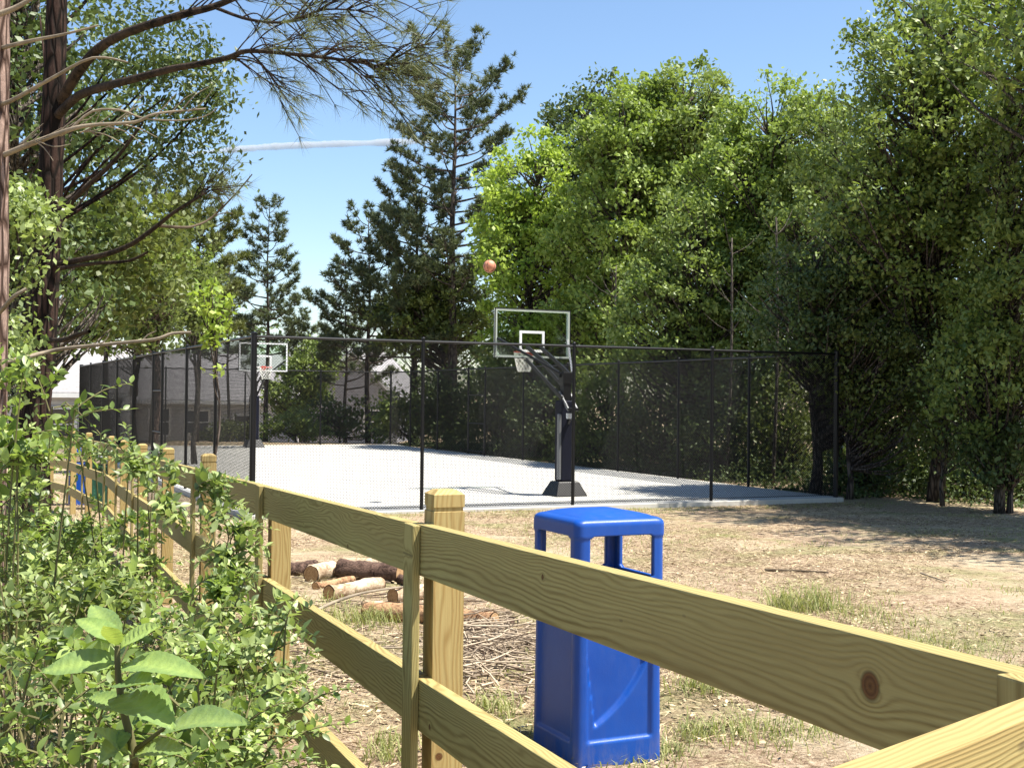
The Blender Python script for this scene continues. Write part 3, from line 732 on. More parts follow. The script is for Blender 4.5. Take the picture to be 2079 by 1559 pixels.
def house(label, base, rot, wx, wy, eave, ridge, mat, along='x', wins=(), over=0.4):
    """box with gable roof; local X width; wins: list of (x, z, w, h) on the front (local -Y)"""
    r = thing('house', label, 'house', tuple(base)); c, s = math.cos(rot), math.sin(rot)
    X = Vector((c, s, 0)); Y = Vector((-s, c, 0)); Z = Vector((0, 0, 1)); B = Vector(base)
    def L(x, y, z): return tuple(B+X*x+Y*y+Z*z)
    hx, hy = wx/2, wy/2
    b = MB()
    if along == 'x':
        V = [L(-hx, -hy, 0), L(hx, -hy, 0), L(hx, hy, 0), L(-hx, hy, 0), L(-hx, -hy, eave), L(hx, -hy, eave), L(hx, hy, eave), L(-hx, hy, eave), L(-hx, 0, ridge), L(hx, 0, ridge)]
        b.addm(V, [(0, 1, 5, 4), (2, 3, 7, 6), (1, 2, 6, 9, 5), (3, 0, 4, 8, 7)])
    else:
        V = [L(-hx, -hy, 0), L(hx, -hy, 0), L(hx, hy, 0), L(-hx, hy, 0), L(-hx, -hy, eave), L(hx, -hy, eave), L(hx, hy, eave), L(-hx, hy, eave), L(0, -hy, ridge), L(0, hy, ridge)]
        b.addm(V, [(1, 2, 6, 5), (3, 0, 4, 7), (0, 1, 5, 8, 4), (2, 3, 7, 9, 6)])
    b.build('wall', mat, r)
    b = MB(); t = 0.18
    for sgn in (-1, 1):
        if along == 'x':
            sl = (ridge-eave)/hy; y0 = sgn*(hy+over); z0 = eave-over*sl
            p = [(-hx-over, y0, z0), (hx+over, y0, z0), (hx+over, 0, ridge), (-hx-over, 0, ridge)]
        else:
            sl = (ridge-eave)/hx; x0 = sgn*(hx+over); z0 = eave-over*sl
            p = [(x0, -hy-over, z0), (x0, hy+over, z0), (0, hy+over, ridge), (0, -hy-over, ridge)]
        V = [L(q[0], q[1], q[2]+0.03) for q in p]+[L(q[0], q[1], q[2]+0.03+t) for q in p]
        b.addm(V, [(0, 1, 2, 3), (4, 5, 6, 7), (0, 1, 5, 4), (1, 2, 6, 5), (2, 3, 7, 6), (3, 0, 4, 7)])
    b.build('roof', MT['shingle'], r)
    b = MB(); 
    if along == 'x': b.bar(L(-hx-over, -hy-over-0.06, eave-over*(ridge-eave)/hy+0.06), L(hx+over, -hy-over-0.06, eave-over*(ridge-eave)/hy+0.06), 0.1, 0.2)
    else:
        for sgn in (-1, 1): b.bar(L(sgn*(hx+over), -hy-over-0.03, eave-over*(ridge-eave)/hx+0.1), L(0, -hy-over-0.03, ridge+0.1), 0.06, 0.26)
    b.build('fascia', MT['white'], r)
    for x, z, ww, hh in wins:
        b = MB()
        for dx, dz, a, d in ((0, hh/2+0.06, ww/2+0.12, 0.06), (0, -hh/2-0.06, ww/2+0.12, 0.06), (-ww/2-0.06, 0, 0.06, hh/2), (ww/2+0.06, 0, 0.06, hh/2), (0, 0, ww/2, 0.03)):
            b.box(L(x+dx, -hy-0.03, z+dz), (a, 0.03, d), (X, Y, Z))
        wf = b.build('window', MT['white'], r)
        b = MB(); b.box(L(x, -hy-0.012, z), (ww/2, 0.01, hh/2), (X, Y, Z)); b.build('pane', MT['winglass'], wf)
    return r
def hbase(px, Z): p = W(px, 900, Z); return (p.x, p.y, -1.15)
house('long grey-roofed house with white windows behind the left half of the far fence', hbase(400, 78), 0.05, 13.6, 9.0, 2.85, 5.5, MT['siding2'], 'x', [(-1.3, 1.5, 1.1, 1.5), (0.9, 1.5, 1.3, 1.3), (3.6, 1.4, 1.0, 1.0), (-4.6, 1.5, 1.1, 1.5)])
house('grey gable-ended house behind the middle of the far fence', hbase(752, 80), -0.12, 5.4, 9.0, 3.0, 5.9, MT['siding'], 'y', [(1.2, 1.6, 0.9, 1.3)])
house('pale house at far left glimpsed between trunk and court fence', hbase(95, 62), 0.25, 7.5, 9.0, 3.2, 5.6, MT['siding2'], 'x', [(1.2, 1.7, 1.0, 1.4)])
house('pale house glimpsed through the trees at far right', (32.0, 62.0, -0.6), -0.35, 12.0, 9.0, 3.2, 6.0, MT['siding2'], 'x', [(-2.2, 1.7, 1.0, 1.4), (2.2, 1.7, 1.0, 1.4)])

# ------------------------------------------------------------------ leaves, trees
def unit(v): return v/(np.linalg.norm(v, axis=-1, keepdims=True)+1e-9)
def leaf_quads(b, C, L, rng, wr=0.55, up=0.5, tint=None, axis=None, droop=0.25):
    n = len(C); L = np.broadcast_to(np.asarray(L, float), (n,))[:, None]
    ax = unit(rng.standard_normal((n, 3))) if axis is None else unit(axis+0.35*rng.standard_normal((n, 3)))
    ax[:, 2] -= droop; ax = unit(ax)
    nr = unit(rng.standard_normal((n, 3))+np.array([0, 0, up*2]))
    sd = unit(np.cross(ax, nr)); nr = np.cross(sd, ax)
    base = C-ax*L*0.5; tip = C+ax*L*0.5
    m = C-ax*L*0.06+nr*L*0.07
    V = np.stack([base, m+sd*L*wr*0.5-nr*L*0.09, tip, m-sd*L*wr*0.5-nr*L*0.09], 1).reshape(-1, 3)
    F = (np.arange(n)[:, None]*4+np.array([[0, 1, 2, 3]]))
    t = rng.random(n) if tint is None else tint
    b.add(V, F, np.repeat(t, 4))

def near_leaves(b, base, ax, nr, L, wr, tint, droop=0.15, fold=0.12):
    """11-vertex pointed oval leaf with folded midrib; arrays of n"""
    n = len(base); ax = unit(ax); sd = unit(np.cross(ax, nr)); nr = np.cross(sd, ax); L = np.asarray(L)[:, None]
    ts = [0, 0.25, 0.5, 0.75, 1.0]; ws = [0, 0.42, 0.5, 0.33, 0]
    mid = [base+ax*L*t-nr*L*droop*t*t for t in ts]
    lf = [mid[i]+sd*L*wr*ws[i]+nr*L*fold*ws[i] for i in (1, 2, 3)]; rt = [mid[i]-sd*L*wr*ws[i]+nr*L*fold*ws[i] for i in (1, 2, 3)]
    V = np.stack(mid+lf+rt, 1).reshape(-1, 3); k = np.arange(n)[:, None]*11
    t11 = np.repeat(tint, 11)
    F4 = np.concatenate([k+np.array([[1, 5, 6, 2]]), k+np.array([[2, 6, 7, 3]]), k+np.array([[2, 9, 8, 1]]), k+np.array([[3, 10, 9, 2]])])
    F3 = np.concatenate([k+np.array([[0, 5, 1]]), k+np.array([[3, 7, 4]]), k+np.array([[0, 1, 8]]), k+np.array([[3, 4, 10]])])
    off = b.n
    b.add(V, F4, t11); b.f[3].append(F3+off)

def curve(P, n=10):
    P = [Vector(p) for p in P]
    if len(P) == 2: return [P[0].lerp(P[1], i/(n-1)) for i in range(n)]
    out = []; m = len(P)-1
    for i in range(m):
        p0 = P[max(i-1, 0)]; p1 = P[i]; p2 = P[i+1]; p3 = P[min(i+2, m)]
        k = max(2, n//m)
        for j in range(k):
            t = j/k; out.append(0.5*((2*p1)+(p2-p0)*t+(2*p0-5*p1+4*p2-p3)*t*t+(3*p1-p0-3*p2+p3)*t**3))
    out.append(P[-1]); return out

def broadleaf(name, label, cat, base, crowns, nclus, nleaf, leafL, rc, tr, lm, bark, seed, trunk_top=None, lean=(0, 0), shell=0.55, wr=0.6, group=None, nbranch=None, hide_trunk=False):
    """crowns: list of (dx, dy, z, rx, ry, rz) relative to base"""
    rng = np.random.default_rng(seed); base = Vector(base)
    r = thing(name, label, cat, tuple(base), group); B = np.array(base)
    zt = trunk_top or max(c[2]+0.5*c[5] for c in crowns)
    nT = 9; tp = [base+Vector((lean[0]*(i/(nT-1))**1.3*zt+0.03*zt*math.sin(seed+i*1.3)*(i > 0)*0.5, lean[1]*i/(nT-1)*zt+0.02*zt*math.sin(2*seed+i*0.9)*(i > 0)*0.5, zt*i/(nT-1)-(0.1 if i == 0 else 0))) for i in range(nT)]
    tb = MB(); rr = tr*(1-0.82*np.linspace(0, 1, nT)**1.1); rr[0] *= 1.35; tb.tube(tp, rr, 9, rough=0.05, rng=rng)
    vol = np.array([c[3]*c[4]*c[5] for c in crowns]); vol = vol**0.67; vol /= vol.sum()
    idx = rng.choice(len(crowns), nclus, p=vol)
    Cc = np.array(crowns)[idx]
    d = unit(rng.standard_normal((nclus, 3))); rad = shell+(1-shell)*rng.random(nclus)**0.7
    lob = 1+0.16*np.sin(d[:, 0]*5+seed)+0.14*np.sin(d[:, 2]*6+d[:, 1]*4+seed*2)
    pts = B+Cc[:, :3]+d*(rad*lob)[:, None]*Cc[:, 3:6]
    keep = pts[:, 2] > B[2]+0.25; pts = pts[keep]; n = len(pts)
    tpa = np.array([tuple(p) for p in tp])
    nb = n if nbranch is None else min(n, nbranch)
    for q in rng.permutation(n)[:nb]:
        p = pts[q]; hd = np.linalg.norm(p[:2]-B[:2]); zs = p[2]-B[2]-0.55*hd-0.3
        zs = min(max(zs, 0.18*zt), zt*0.93); f = zs/zt*(nT-1); i0 = int(f); f -= i0; s = tpa[i0]*(1-f)+tpa[min(i0+1, nT-1)]*f
        mdp = s*0.45+p*0.55+np.array([0, 0, -0.06*hd])+rng.normal(0, 0.06*hd+0.02, 3)
        r0 = min(tr*0.42, 0.012+0.016*np.linalg.norm(p-s)); tb.tube(curve([s, mdp, p], 6), np.linspace(r0, 0.006, 7), 5, cap=False)
    tb.build('trunk', bark, r, smooth=True)
    lb = MB()
    csz = rc*(0.65+0.7*rng.random(n))
    cnt = np.maximum(3, (nleaf*(0.5+rng.random(n))).astype(int)); rep = np.repeat(np.arange(n), cnt)
    g = rng.standard_normal((len(rep), 3))*np.array([0.55, 0.55, 0.36]); g = g*np.minimum(1, 1.6/(np.linalg.norm(g, axis=1, keepdims=True)+1e-6))
    C = pts[rep]+g*csz[rep][:, None]
    ct = rng.random(n)
    t = np.clip(0.55*ct[rep]+0.45*rng.random(len(rep)), 0, 1)
    leaf_quads(lb, C, leafL*(0.6+0.7*rng.random(len(rep))), rng, wr, 0.6, t)
    lb.build('crown', lm, r)
    return r

def tuft(b, C, D, L, nn, rng, wd, spread=0.75, tint=None, grav=0.0):
    """needle bundles: C centres, D growth directions"""
    n = len(C); rep = np.repeat(np.arange(n), nn)
    dr = unit(D[rep]*1.0+spread*rng.standard_normal((len(rep), 3))); dr[:, 2] -= grav; dr = unit(dr)
    Ls = (L*(0.7+0.5*rng.random(len(rep))))[:, None]
    sd = unit(np.cross(dr, rng.standard_normal((len(rep), 3))))
    c = C[rep]
    V = np.stack([c-sd*wd*0.5, c+sd*wd*0.5, c+dr*Ls], 1).reshape(-1, 3)
    t = rng.random(len(rep))*0.5+0.5*rng.random(n)[rep] if tint is None else tint
    b.add(V, np.arange(len(rep))[:, None]*3+np.array([[0, 1, 2]]), np.repeat(t, 3))

def pine(label, base, H, z0, prof, nbr, lm, bark, seed, tr=0.2, tl=0.28, nn=16, wd=0.022, side=None, group=None, dens=1.0, lean=0.0):
    wd *= 1.7; nn = int(nn*1.1); tl *= 0.92; nbr = int(nbr*0.85)
    """prof: list of (fraction of height, branch length)"""
    rng = np.random.default_rng(seed); base = Vector(base); B = np.array(base)
    r = thing('pine_tree', label, 'pine tree', tuple(base), group)
    tb = MB(); nT = 10
    tp = [base+Vector((lean*H*(i/9)+0.05*math.sin(i*1.1+seed), 0.04*math.sin(i+2*seed), H*i/9-(0.1 if i == 0 else 0))) for i in range(nT)]
    tb.tube(tp, np.maximum(tr*(1-0.93*np.linspace(0, 1, nT)), 0.02), 9); tpa = np.array([tuple(p) for p in tp])
    px_, pl = np.array(prof).T; Cs = []; Ds = []
    for i in range(nbr):
        f = z0+(1-z0)*((i+rng.random())/nbr); Lb = np.interp(f, px_, pl)*(0.7+0.5*rng.random())
        az = i*2.4+rng.random()*0.9
        if side is not None and rng.random() < 0.5: az = side+rng.normal(0, 0.8)
        ff = f*(nT-1); i0 = min(int(ff), nT-2); s = tpa[i0]*(1-(ff-i0))+tpa[i0+1]*(ff-i0)
        h = np.array([math.cos(az), math.sin(az), 0]); rise = 0.25+0.5*f*f+0.15*rng.standard_normal()
        if f > 0.93: rise += 0.5
        e = s+h*Lb+np.array([0, 0, Lb*rise]); mdp = s+h*Lb*0.5+np.array([0, 0, Lb*rise*0.25])
        cv = curve([s, mdp, e], 8); tb.tube(cv, np.linspace(0.012+0.018*Lb, 0.008, len(cv)), 5, cap=False)
        cva = np.array([tuple(p) for p in cv])
        nt_ = max(5, int(Lb*17*dens))
        for q in range(nt_):
            u = 0.52+0.48*(q+rng.random())/nt_; k = min(int(u*(len(cva)-1)), len(cva)-2); p = cva[k]+(cva[k+1]-cva[k])*(u*(len(cva)-1)-k)
            sdv = np.cross(h, [0, 0, 1])*rng.choice([-1, 1]); ln = Lb*0.30*(1.25-u)+0.14+0.26*rng.random()
            dd = unit(sdv*(0.8)+h*0.6+np.array([0, 0, 0.55+0.4*rng.random()])+0.25*rng.standard_normal(3)); te = p+dd*ln*rng.random()**0.5
            if q % 2 == 0: tb.tube([p, te], [0.010, 0.006], 4, cap=False)
            Cs.append(te); Ds.append(unit(dd*0.6+np.array([0, 0, 0.6])))
        Cs.append(e); Ds.append(unit(h*0.5+np.array([0, 0, 0.8])))
    Cs.append(tpa[-1]); Ds.append(np.array([0, 0, 1.0]))
    tb.build('trunk', bark, r, smooth=True)
    nb = MB(); tuft(nb, np.array(Cs), np.array(Ds), tl, nn, rng, wd, 0.85); nb.build('crown', lm, r)
    return r

def gp(px, Z, dy=0.0):
    p = W(px, 900, Z); return (p.x, p.y, gz(p.x, p.y)+dy)
def crown_px(px, Z, spec, bz):
    """spec: list of (cx px, cy px, rx px, ry px, depth radius m, dz) -> crowns relative to base"""
    b0 = W(px, 900, Z); out = []
    for cx, cy, rx, ry, rd, dd in spec:
        p = W(cx, cy, Z+dd); s = FPX/(Z+dd); out.append((p.x-b0.x, p.y-b0.y, p.z-bz, rx/s, rd, ry/s))
    return out

def btree(label, px, Z, spec, nclus, nleaf, leafL, rc, tr, lm, seed, bark='farbark', **k):
    g = gp(px, Z)
    if Z > 20: leafL *= 1.06; nleaf = int(nleaf*0.98); rc *= 0.76; nclus = int(nclus*1.08)
    elif Z > 10: leafL *= 1.2; nleaf = int(nleaf*0.6); rc *= 0.8; nclus = int(nclus*0.85)
    return broadleaf('broadleaf_tree', label, 'tree', g, crown_px(px, Z, spec, g[2]), nclus, nleaf, leafL, rc, tr, LM[lm], MT[bark], seed, **k)

GR = 'trees round the court'
btree('bright yellow-green tree with rounded top just behind and right of the tall pine', 1078, 48, [(1075, 400, 88, 150, 2.0, 0), (1090, 560, 118, 170, 2.4, 0), (1020, 480, 60, 110, 1.5, 1)], 330, 62, 0.19, 0.55, 0.16, 'bright', 11, group=GR)
btree('feathery dark green tree rising behind the bright maple-like tree', 1180, 54, [(1190, 290, 75, 140, 2.2, 0), (1165, 430, 90, 160, 2.2, 0)], 230, 60, 0.20, 0.6, 0.18, 'dark', 12, group=GR)
btree('tallest rounded green tree in the middle of the right-hand wood', 1390, 46, [(1400, 230, 95, 115, 2.4, 0), (1360, 400, 150, 180, 3.0, 0), (1300, 330, 95, 150, 2.4, 0)], 460, 62, 0.19, 0.6, 0.2, 'mid', 13, group=GR)
btree('green tree with broad left shoulder right of the bright tree', 1260, 45, [(1270, 290, 110, 120, 2.4, 0), (1250, 460, 130, 190, 2.6, 0), (1240, 640, 130, 130, 2.4, 0)], 420, 62, 0.18, 0.55, 0.18, 'yellow', 14, group=GR)
btree('yellow-green crowned tree left of the tall dark right-hand tree', 1560, 38, [(1570, 290, 140, 120, 2.2, 0), (1500, 400, 140, 150, 2.2, 0), (1560, 520, 170, 160, 2.4, 0)], 520, 64, 0.15, 0.5, 0.16, 'yellow', 15, group=GR)
btree('mid-green tree low in front of the right-hand wood behind the court fence', 1420, 37, [(1420, 560, 150, 170, 2.0, 0), (1340, 660, 120, 130, 1.8, 0), (1480, 720, 130, 120, 1.8, 0)], 430, 60, 0.14, 0.48, 0.13, 'mid', 16, group=GR)
btree('darker tree filling the gap beside the tall right-hand tree', 1690, 35, [(1690, 300, 90, 110, 2.0, 0), (1680, 470, 140, 170, 2.4, 0), (1640, 640, 130, 140, 2.0, 0)], 430, 60, 0.14, 0.5, 0.15, 'mid', 17, group=GR)
btree('tallest dark green tree at the right side reaching the top of the picture', 1900, 26.5, [(1890, 110, 130, 140, 2.0, 0), (1900, 290, 190, 170, 2.4, 0), (1830, 420, 180, 140, 2.0, 0), (1930, 520, 200, 150, 2.2, 0)], 720, 62, 0.115, 0.42, 0.15, 'mid', 18, group=GR)
btree('dark spreading tree with two dark trunks right of the court corner', 1655, 27.5, [(1680, 640, 150, 110, 1.6, 0), (1760, 560, 170, 120, 1.8, 0), (1800, 700, 150, 90, 1.6, 0)], 420, 58, 0.11, 0.4, 0.12, 'dark', 19, group=GR, bark='greybark')
btree('slender tree with thin pale trunk among the shade at right', 1725, 27, [(1740, 730, 110, 110, 1.5, 0), (1800, 820, 110, 120, 1.5, 0)], 200, 45, 0.10, 0.4, 0.07, 'olive', 20, group=GR)
btree('dark leaning tree at the right edge of the picture', 2030, 24, [(2060, 330, 90, 240, 2.0, 0), (2050, 620, 120, 200, 2.0, 0), (1990, 760, 120, 130, 1.8, 0)], 430, 58, 0.11, 0.42, 0.09, 'mid', 21, group=GR, bark='greybark', lean=(0.02, 0))
btree('tree just outside the right edge shading the bare ground', 2420, 21, [(2350, 150, 260, 260, 3.0, 0), (2300, 380, 220, 220, 2.6, 1), (2480, 300, 260, 260, 2.6, -2)], 420, 58, 0.12, 0.5, 0.2, 'dark', 22, group=GR)
btree('thin grey-trunked sapling in front of the dark wood at right', 1915, 25.5, [(1900, 740, 80, 120, 1.1, 0), (1930, 860, 60, 90, 0.9, 0)], 90, 36, 0.09, 0.35, 0.045, 'olive', 23, group=GR, bark='greybark')
btree('low leafy tree at right above the far end of the bare ground', 2050, 24, [(2060, 850, 60, 130, 1.2, 0), (2010, 920, 60, 70, 1.0, 0)], 130, 50, 0.10, 0.35, 0.06, 'dark', 24, group=GR)
btree('pale green loose tree below the tall pine and left of the near backboard', 905, 57, [(880, 590, 75, 70, 1.8, 0), (930, 650, 90, 80, 1.8, 0), (850, 660, 80, 70, 1.8, 0)], 240, 52, 0.2, 0.6, 0.12, 'olive', 25, group=GR)
btree('dense shaded tree right behind the near backboard', 1130, 50, [(1130, 690, 110, 110, 2.0, 0), (1060, 740, 90, 80, 2.0, 0)], 230, 55, 0.18, 0.6, 0.14, 'mid', 26, group=GR)
btree('small tree in front of the houses beyond the far fence', 620, 66, [(640, 745, 70, 55, 1.8, 0), (600, 800, 60, 50, 1.8, 0)], 130, 45, 0.22, 0.6, 0.1, 'mid', 27, group=GR)
btree('yellow-green small tree behind the far left court corner', 275, 50, [(265, 620, 90, 110, 2.0, 0), (330, 560, 90, 90, 1.8, 0), (230, 500, 90, 90, 2, 0)], 260, 50, 0.17, 0.5, 0.1, 'yellow', 28, group=GR)

PG = 'pines beyond the court'
pine('tallest pine standing against blue sky left of the leafy wood', gp(915, 56), 17.3, 0.36, [(0.3, 2.2), (0.45, 2.7), (0.6, 2.4), (0.72, 2.9), (0.85, 2.5), (0.95, 1.7), (1.0, 0.9)], 66, LM['pine'], MT['farbark'], 31, 0.26, 0.30, 20, 0.030, group=PG)
pine('dark pine close on the left of the tallest pine', gp(840, 58), 12.2, 0.3, [(0.2, 2.6), (0.6, 2.7), (0.9, 1.4), (1.0, 0.4)], 56, LM['pine'], MT['farbark'], 32, 0.2, 0.30, 18, 0.030, group=PG)
pine('dark pine with open feathery crown at the left edge of the middle pines', gp(745, 60), 11.0, 0.34, [(0.1, 2.6), (0.5, 2.4), (0.8, 1.5), (1.0, 0.5)], 50, LM['pine'], MT['farbark'], 33, 0.15, 0.30, 17, 0.030, group=PG)
pine('short bushy pine at the foot of the middle pines beside the sky gap', gp(700, 62), 7.5, 0.36, [(0.1, 2.2), (0.5, 1.9), (1.0, 0.4)], 34, LM['pine'], MT['farbark'], 34, 0.12, 0.30, 17, 0.030, group=PG)
pine('narrow pointed pine standing alone above the far backboard', gp(540, 60), 11.4, 0.36, [(0.1, 2.2), (0.4, 2.1), (0.7, 1.3), (0.9, 0.8), (1.0, 0.3)], 54, LM['pine'], MT['farbark'], 35, 0.13, 0.30, 17, 0.028, group=PG, dens=0.85)
pine('olive pine with tall soft crown left of the lone narrow pine', gp(400, 55), 11.3, 0.40, [(0.2, 2.4), (0.6, 2.3), (0.9, 1.3), (1.0, 0.4)], 56, LM['pineolive'], MT['farbark'], 36, 0.14, 0.28, 18, 0.028, group=PG)
pine('olive pine behind the hanging leaves at upper left', gp(310, 53), 11.0, 0.40, [(0.2, 2.6), (0.6, 2.6), (0.9, 1.5), (1.0, 0.5)], 60, LM['pineolive'], MT['farbark'], 37, 0.15, 0.28, 18, 0.028, group=PG)
pine('thin sparse pine between the olive pines and the lone narrow pine', gp(462, 64), 9.2, 0.40, [(0.2, 1.9), (0.6, 1.7), (1.0, 0.4)], 36, LM['pine'], MT['farbark'], 38, 0.1, 0.30, 16, 0.028, group=PG)
pine('olive pine furthest left behind the court fence corner', gp(215, 50), 9.6, 0.40, [(0.2, 2.4), (0.6, 2.3), (0.9, 1.3), (1.0, 0.4)], 46, LM['pineolive'], MT['farbark'], 39, 0.14, 0.28, 18, 0.028, group=PG)
pine('low dark pine right of the lone narrow pine above the fence line', gp(610, 72), 7.6, 0.36, [(0.1, 2.2), (0.5, 1.8), (1.0, 0.4)], 30, LM['pine'], MT['farbark'], 40, 0.12, 0.32, 16, 0.03, group=PG)

# undergrowth and bushes
UG = 'bushes beyond the court fences'
bushes = [
 ('dark bush beyond the far fence in front of the gable house', 690, 60, 80, 850, 60, 46, 'dark'), ('low dark bush left of the gable house', 600, 58, 70, 865, 42, 40, 'mid'),
 ('bush at the far right corner of the court', 830, 56, 80, 830, 70, 50, 'mid'), ('dark bush behind the far right fence near the tall pine foot', 920, 54, 70, 820, 90, 60, 'dark'),
 ('bush behind the fence doorway on the right side', 1010, 47, 60, 820, 90, 60, 'olive'), ('dark tall bush behind the near pole', 1110, 43, 80, 830, 110, 70, 'dark'),
 ('bush behind the right fence just right of the near pole', 1230, 40, 90, 830, 120, 70, 'mid'), ('dark bush behind the right fence middle panel', 1350, 37, 90, 850, 120, 70, 'dark'),
 ('leaf-filled bush at the shaded right fence end', 1480, 34, 90, 850, 130, 70, 'dark'), ('olive bush between the dark trunks at right', 1590, 33, 70, 850, 120, 60, 'olive'),
 ('low sunlit bush right of the court corner post', 1780, 30, 80, 900, 85, 60, 'olive'), ('dark thicket at the right behind the thin sapling', 1880, 29, 90, 880, 110, 65, 'dark'),
 ('dark thicket at the far right edge', 2000, 29, 90, 860, 130, 70, 'dark'), ('dark low bush between the two right-hand tree trunks', 1965, 27.5, 80, 960, 55, 44, 'dark'), ('dark low bush at the very right edge of the shaded ground', 2070, 27, 60, 955, 60, 40, 'dark'), ('dark bush behind the fence corner post at right', 1745, 28.5, 60, 950, 55, 36, 'dark'),
 ('grey-green bush beyond the far fence below the long house windows', 470, 64, 60, 880, 26, 34, 'olive')]
for i, (lab, px, Z, rx, cy, ry, nc, lm) in enumerate(bushes):
    g = gp(px, Z); rd = 1.6
    broadleaf('bush', lab, 'bush', g, crown_px(px, Z, [(px, cy, rx, ry, rd, 0), (px+rx*0.6, cy+ry*0.3, rx*0.6, ry*0.6, rd*0.7, 0), (px-rx*0.6, cy+ry*0.35, rx*0.6, ry*0.6, rd*0.7, 0)], g[2]),
              int(nc*1.7), 42, 0.0030*Z+0.02, 0.45, 0.05, LM[lm], MT['greybark'], 60+i, trunk_top=1.6, shell=0.3, group=UG)

# bare dark stems in the right-hand wood
rngs = random.Random(5)
stems = [(1570, 31, 0.05, 0.01, 'dark bare stem left of the forked trunk behind the fence'), (1612, 33, 0.04, -0.03, 'thin leaning stem between fence corner and forked trunk'), (1702, 28.5, 0.07, 0.05, 'dark straight stem just right of the corner fence post'),
         (1850, 29.5, 0.09, 0.0, 'dark thick stem in the middle of the right-hand shade'), (1960, 28.5, 0.06, 0.03, 'dark stem behind the pale sapling at right'), (1475, 33, 0.05, 0.02, 'thin stem behind the right end of the court fence'), (1340, 37.5, 0.06, -0.02, 'dark stem behind the middle of the right court fence'), (1240, 41, 0.06, 0.02, 'dark stem behind the right court fence beside the near pole'), (2030, 25.6, 0.10, 0.01, 'grey upright trunk near the right edge')]
for px, Z, tr, ln, lab in stems:
    g = Vector(gp(px, Z)); o = MB(); H = 5.5+rngs.random()*2
    P = curve([g-Vector((0, 0, .1)), g+Vector((ln*H*0.5+rngs.uniform(-.1, .1), 0, H*0.5)), g+Vector((ln*H, 0.2, H))], 10)
    o.tube(P, np.linspace(tr, tr*0.45, len(P)), 8)
    for k in range(9):
        s = P[rngs.randrange(3, len(P)-1)]; L = rngs.uniform(0.5, 1.4); a = rngs.uniform(0, 6.28)
        o.tube(curve([s, s+Vector((math.cos(a)*L*0.5, math.sin(a)*L*0.5, L*0.25)), s+Vector((math.cos(a)*L, math.sin(a)*L, L*0.7))], 5), np.linspace(tr*0.25, 0.006, 5)[:5] if False else np.linspace(tr*0.25, 0.006, 5), 5, cap=False)
    tag(o.build('tree_stem', MT['greybark'], None, smooth=True), lab, 'tree trunk', 'bare stems in the right-hand wood')

# far woodland as one mass
rng = np.random.default_rng(99); lb = MB()
n = 1100; ang = rng.uniform(-0.62, 0.75, n); dist = rng.uniform(84, 100, n)
top = np.where(ang < -0.03, 5.0, 5.5)+1.2*np.sin(ang*23)+0.9*np.sin(ang*61+2)
cx = dist*np.sin(ang); cy = dist*np.cos(ang); cz = -1.0+(top+1)*rng.random(n)**0.8
rep = np.repeat(np.arange(n), 42)
C = np.stack([cx, cy, cz], -1)[rep]+rng.standard_normal((len(rep), 3))*np.array([1.0, 1.0, 0.65])
leaf_quads(lb, C, 0.42, rng, 0.7, 0.6, np.clip(0.6*rng.random(n)[rep]+0.4*rng.random(len(rep)), 0, 1))
tag(lb.build('far_woodland', LM['dark']), 'distant line of green woodland behind the houses', 'woodland', kind='stuff')

# ------------------------------------------------------------------ left-hand trees close to the viewer
def limbs_px(b, P, Z, r0, r1, n=14, sides=7):
    pts = [W(p[0], p[1], (Z if np.isscalar(Z) else Z[i])) for i, p in enumerate(P)]
    c = curve(pts, n); b.tube(c, np.linspace(r0, r1, len(c)), sides, cap=False); return c
# trunk at the left edge
g1 = gp(-18, 6.2); t1 = thing('pine_tree', 'pine trunk with pinkish sunlit bark at the extreme left edge', 'pine tree', g1)
b = MB(); rng = np.random.default_rng(3)
P = curve([Vector(g1)-Vector((0, 0, .1)), W(-16, 390, 6.2), W(-10, 0, 6.2), W(-4, -400, 6.2)], 22)
b.tube(P, np.linspace(0.085, 0.062, len(P)), 16, rough=0.03, rng=rng)
b.build('trunk', MT['lightbark'], t1, smooth=True)
b = MB()
limbs_px(b, [(-10, 322), (72, 289), (144, 263), (188, 254), (274, 248), (317, 231), (418, 221)], [6.2, 6.1, 6.0, 6, 6, 6, 6.1], 0.015, 0.004, 24)
limbs_px(b, [(144, 262), (188, 226), (245, 224), (289, 240), (361, 245), (415, 237), (442, 219)], 6.0, 0.007, 0.002, 20)
limbs_px(b, [(-5, 212), (23, 205), (101, 162), (188, 118), (260, 127)], [6.2, 6.1, 5.9, 5.8, 5.8], 0.013, 0.004, 18)
limbs_px(b, [(-5, 30), (28, 18), (60, 0), (110, -30)], 6.1, 0.016, 0.008, 10)
limbs_px(b, [(-5, 100), (60, 84), (130, 70), (200, 52)], [6.2, 6.0, 5.9, 5.9], 0.012, 0.004, 12)
rr = random.Random(8)
for k in range(26):
    x0 = rr.uniform(40, 400); y0 = 300-x0*0.19; x1 = x0+rr.uniform(20, 90); y1 = y0+rr.uniform(-70, 40)
    limbs_px(b, [(x0, y0), ((x0+x1)/2, (y0+y1)/2+rr.uniform(-10, 10)), (x1, y1)], 6.05, 0.004, 0.0015, 6, 4)
b.build('limb', MT['deadwood'], t1, smooth=True)

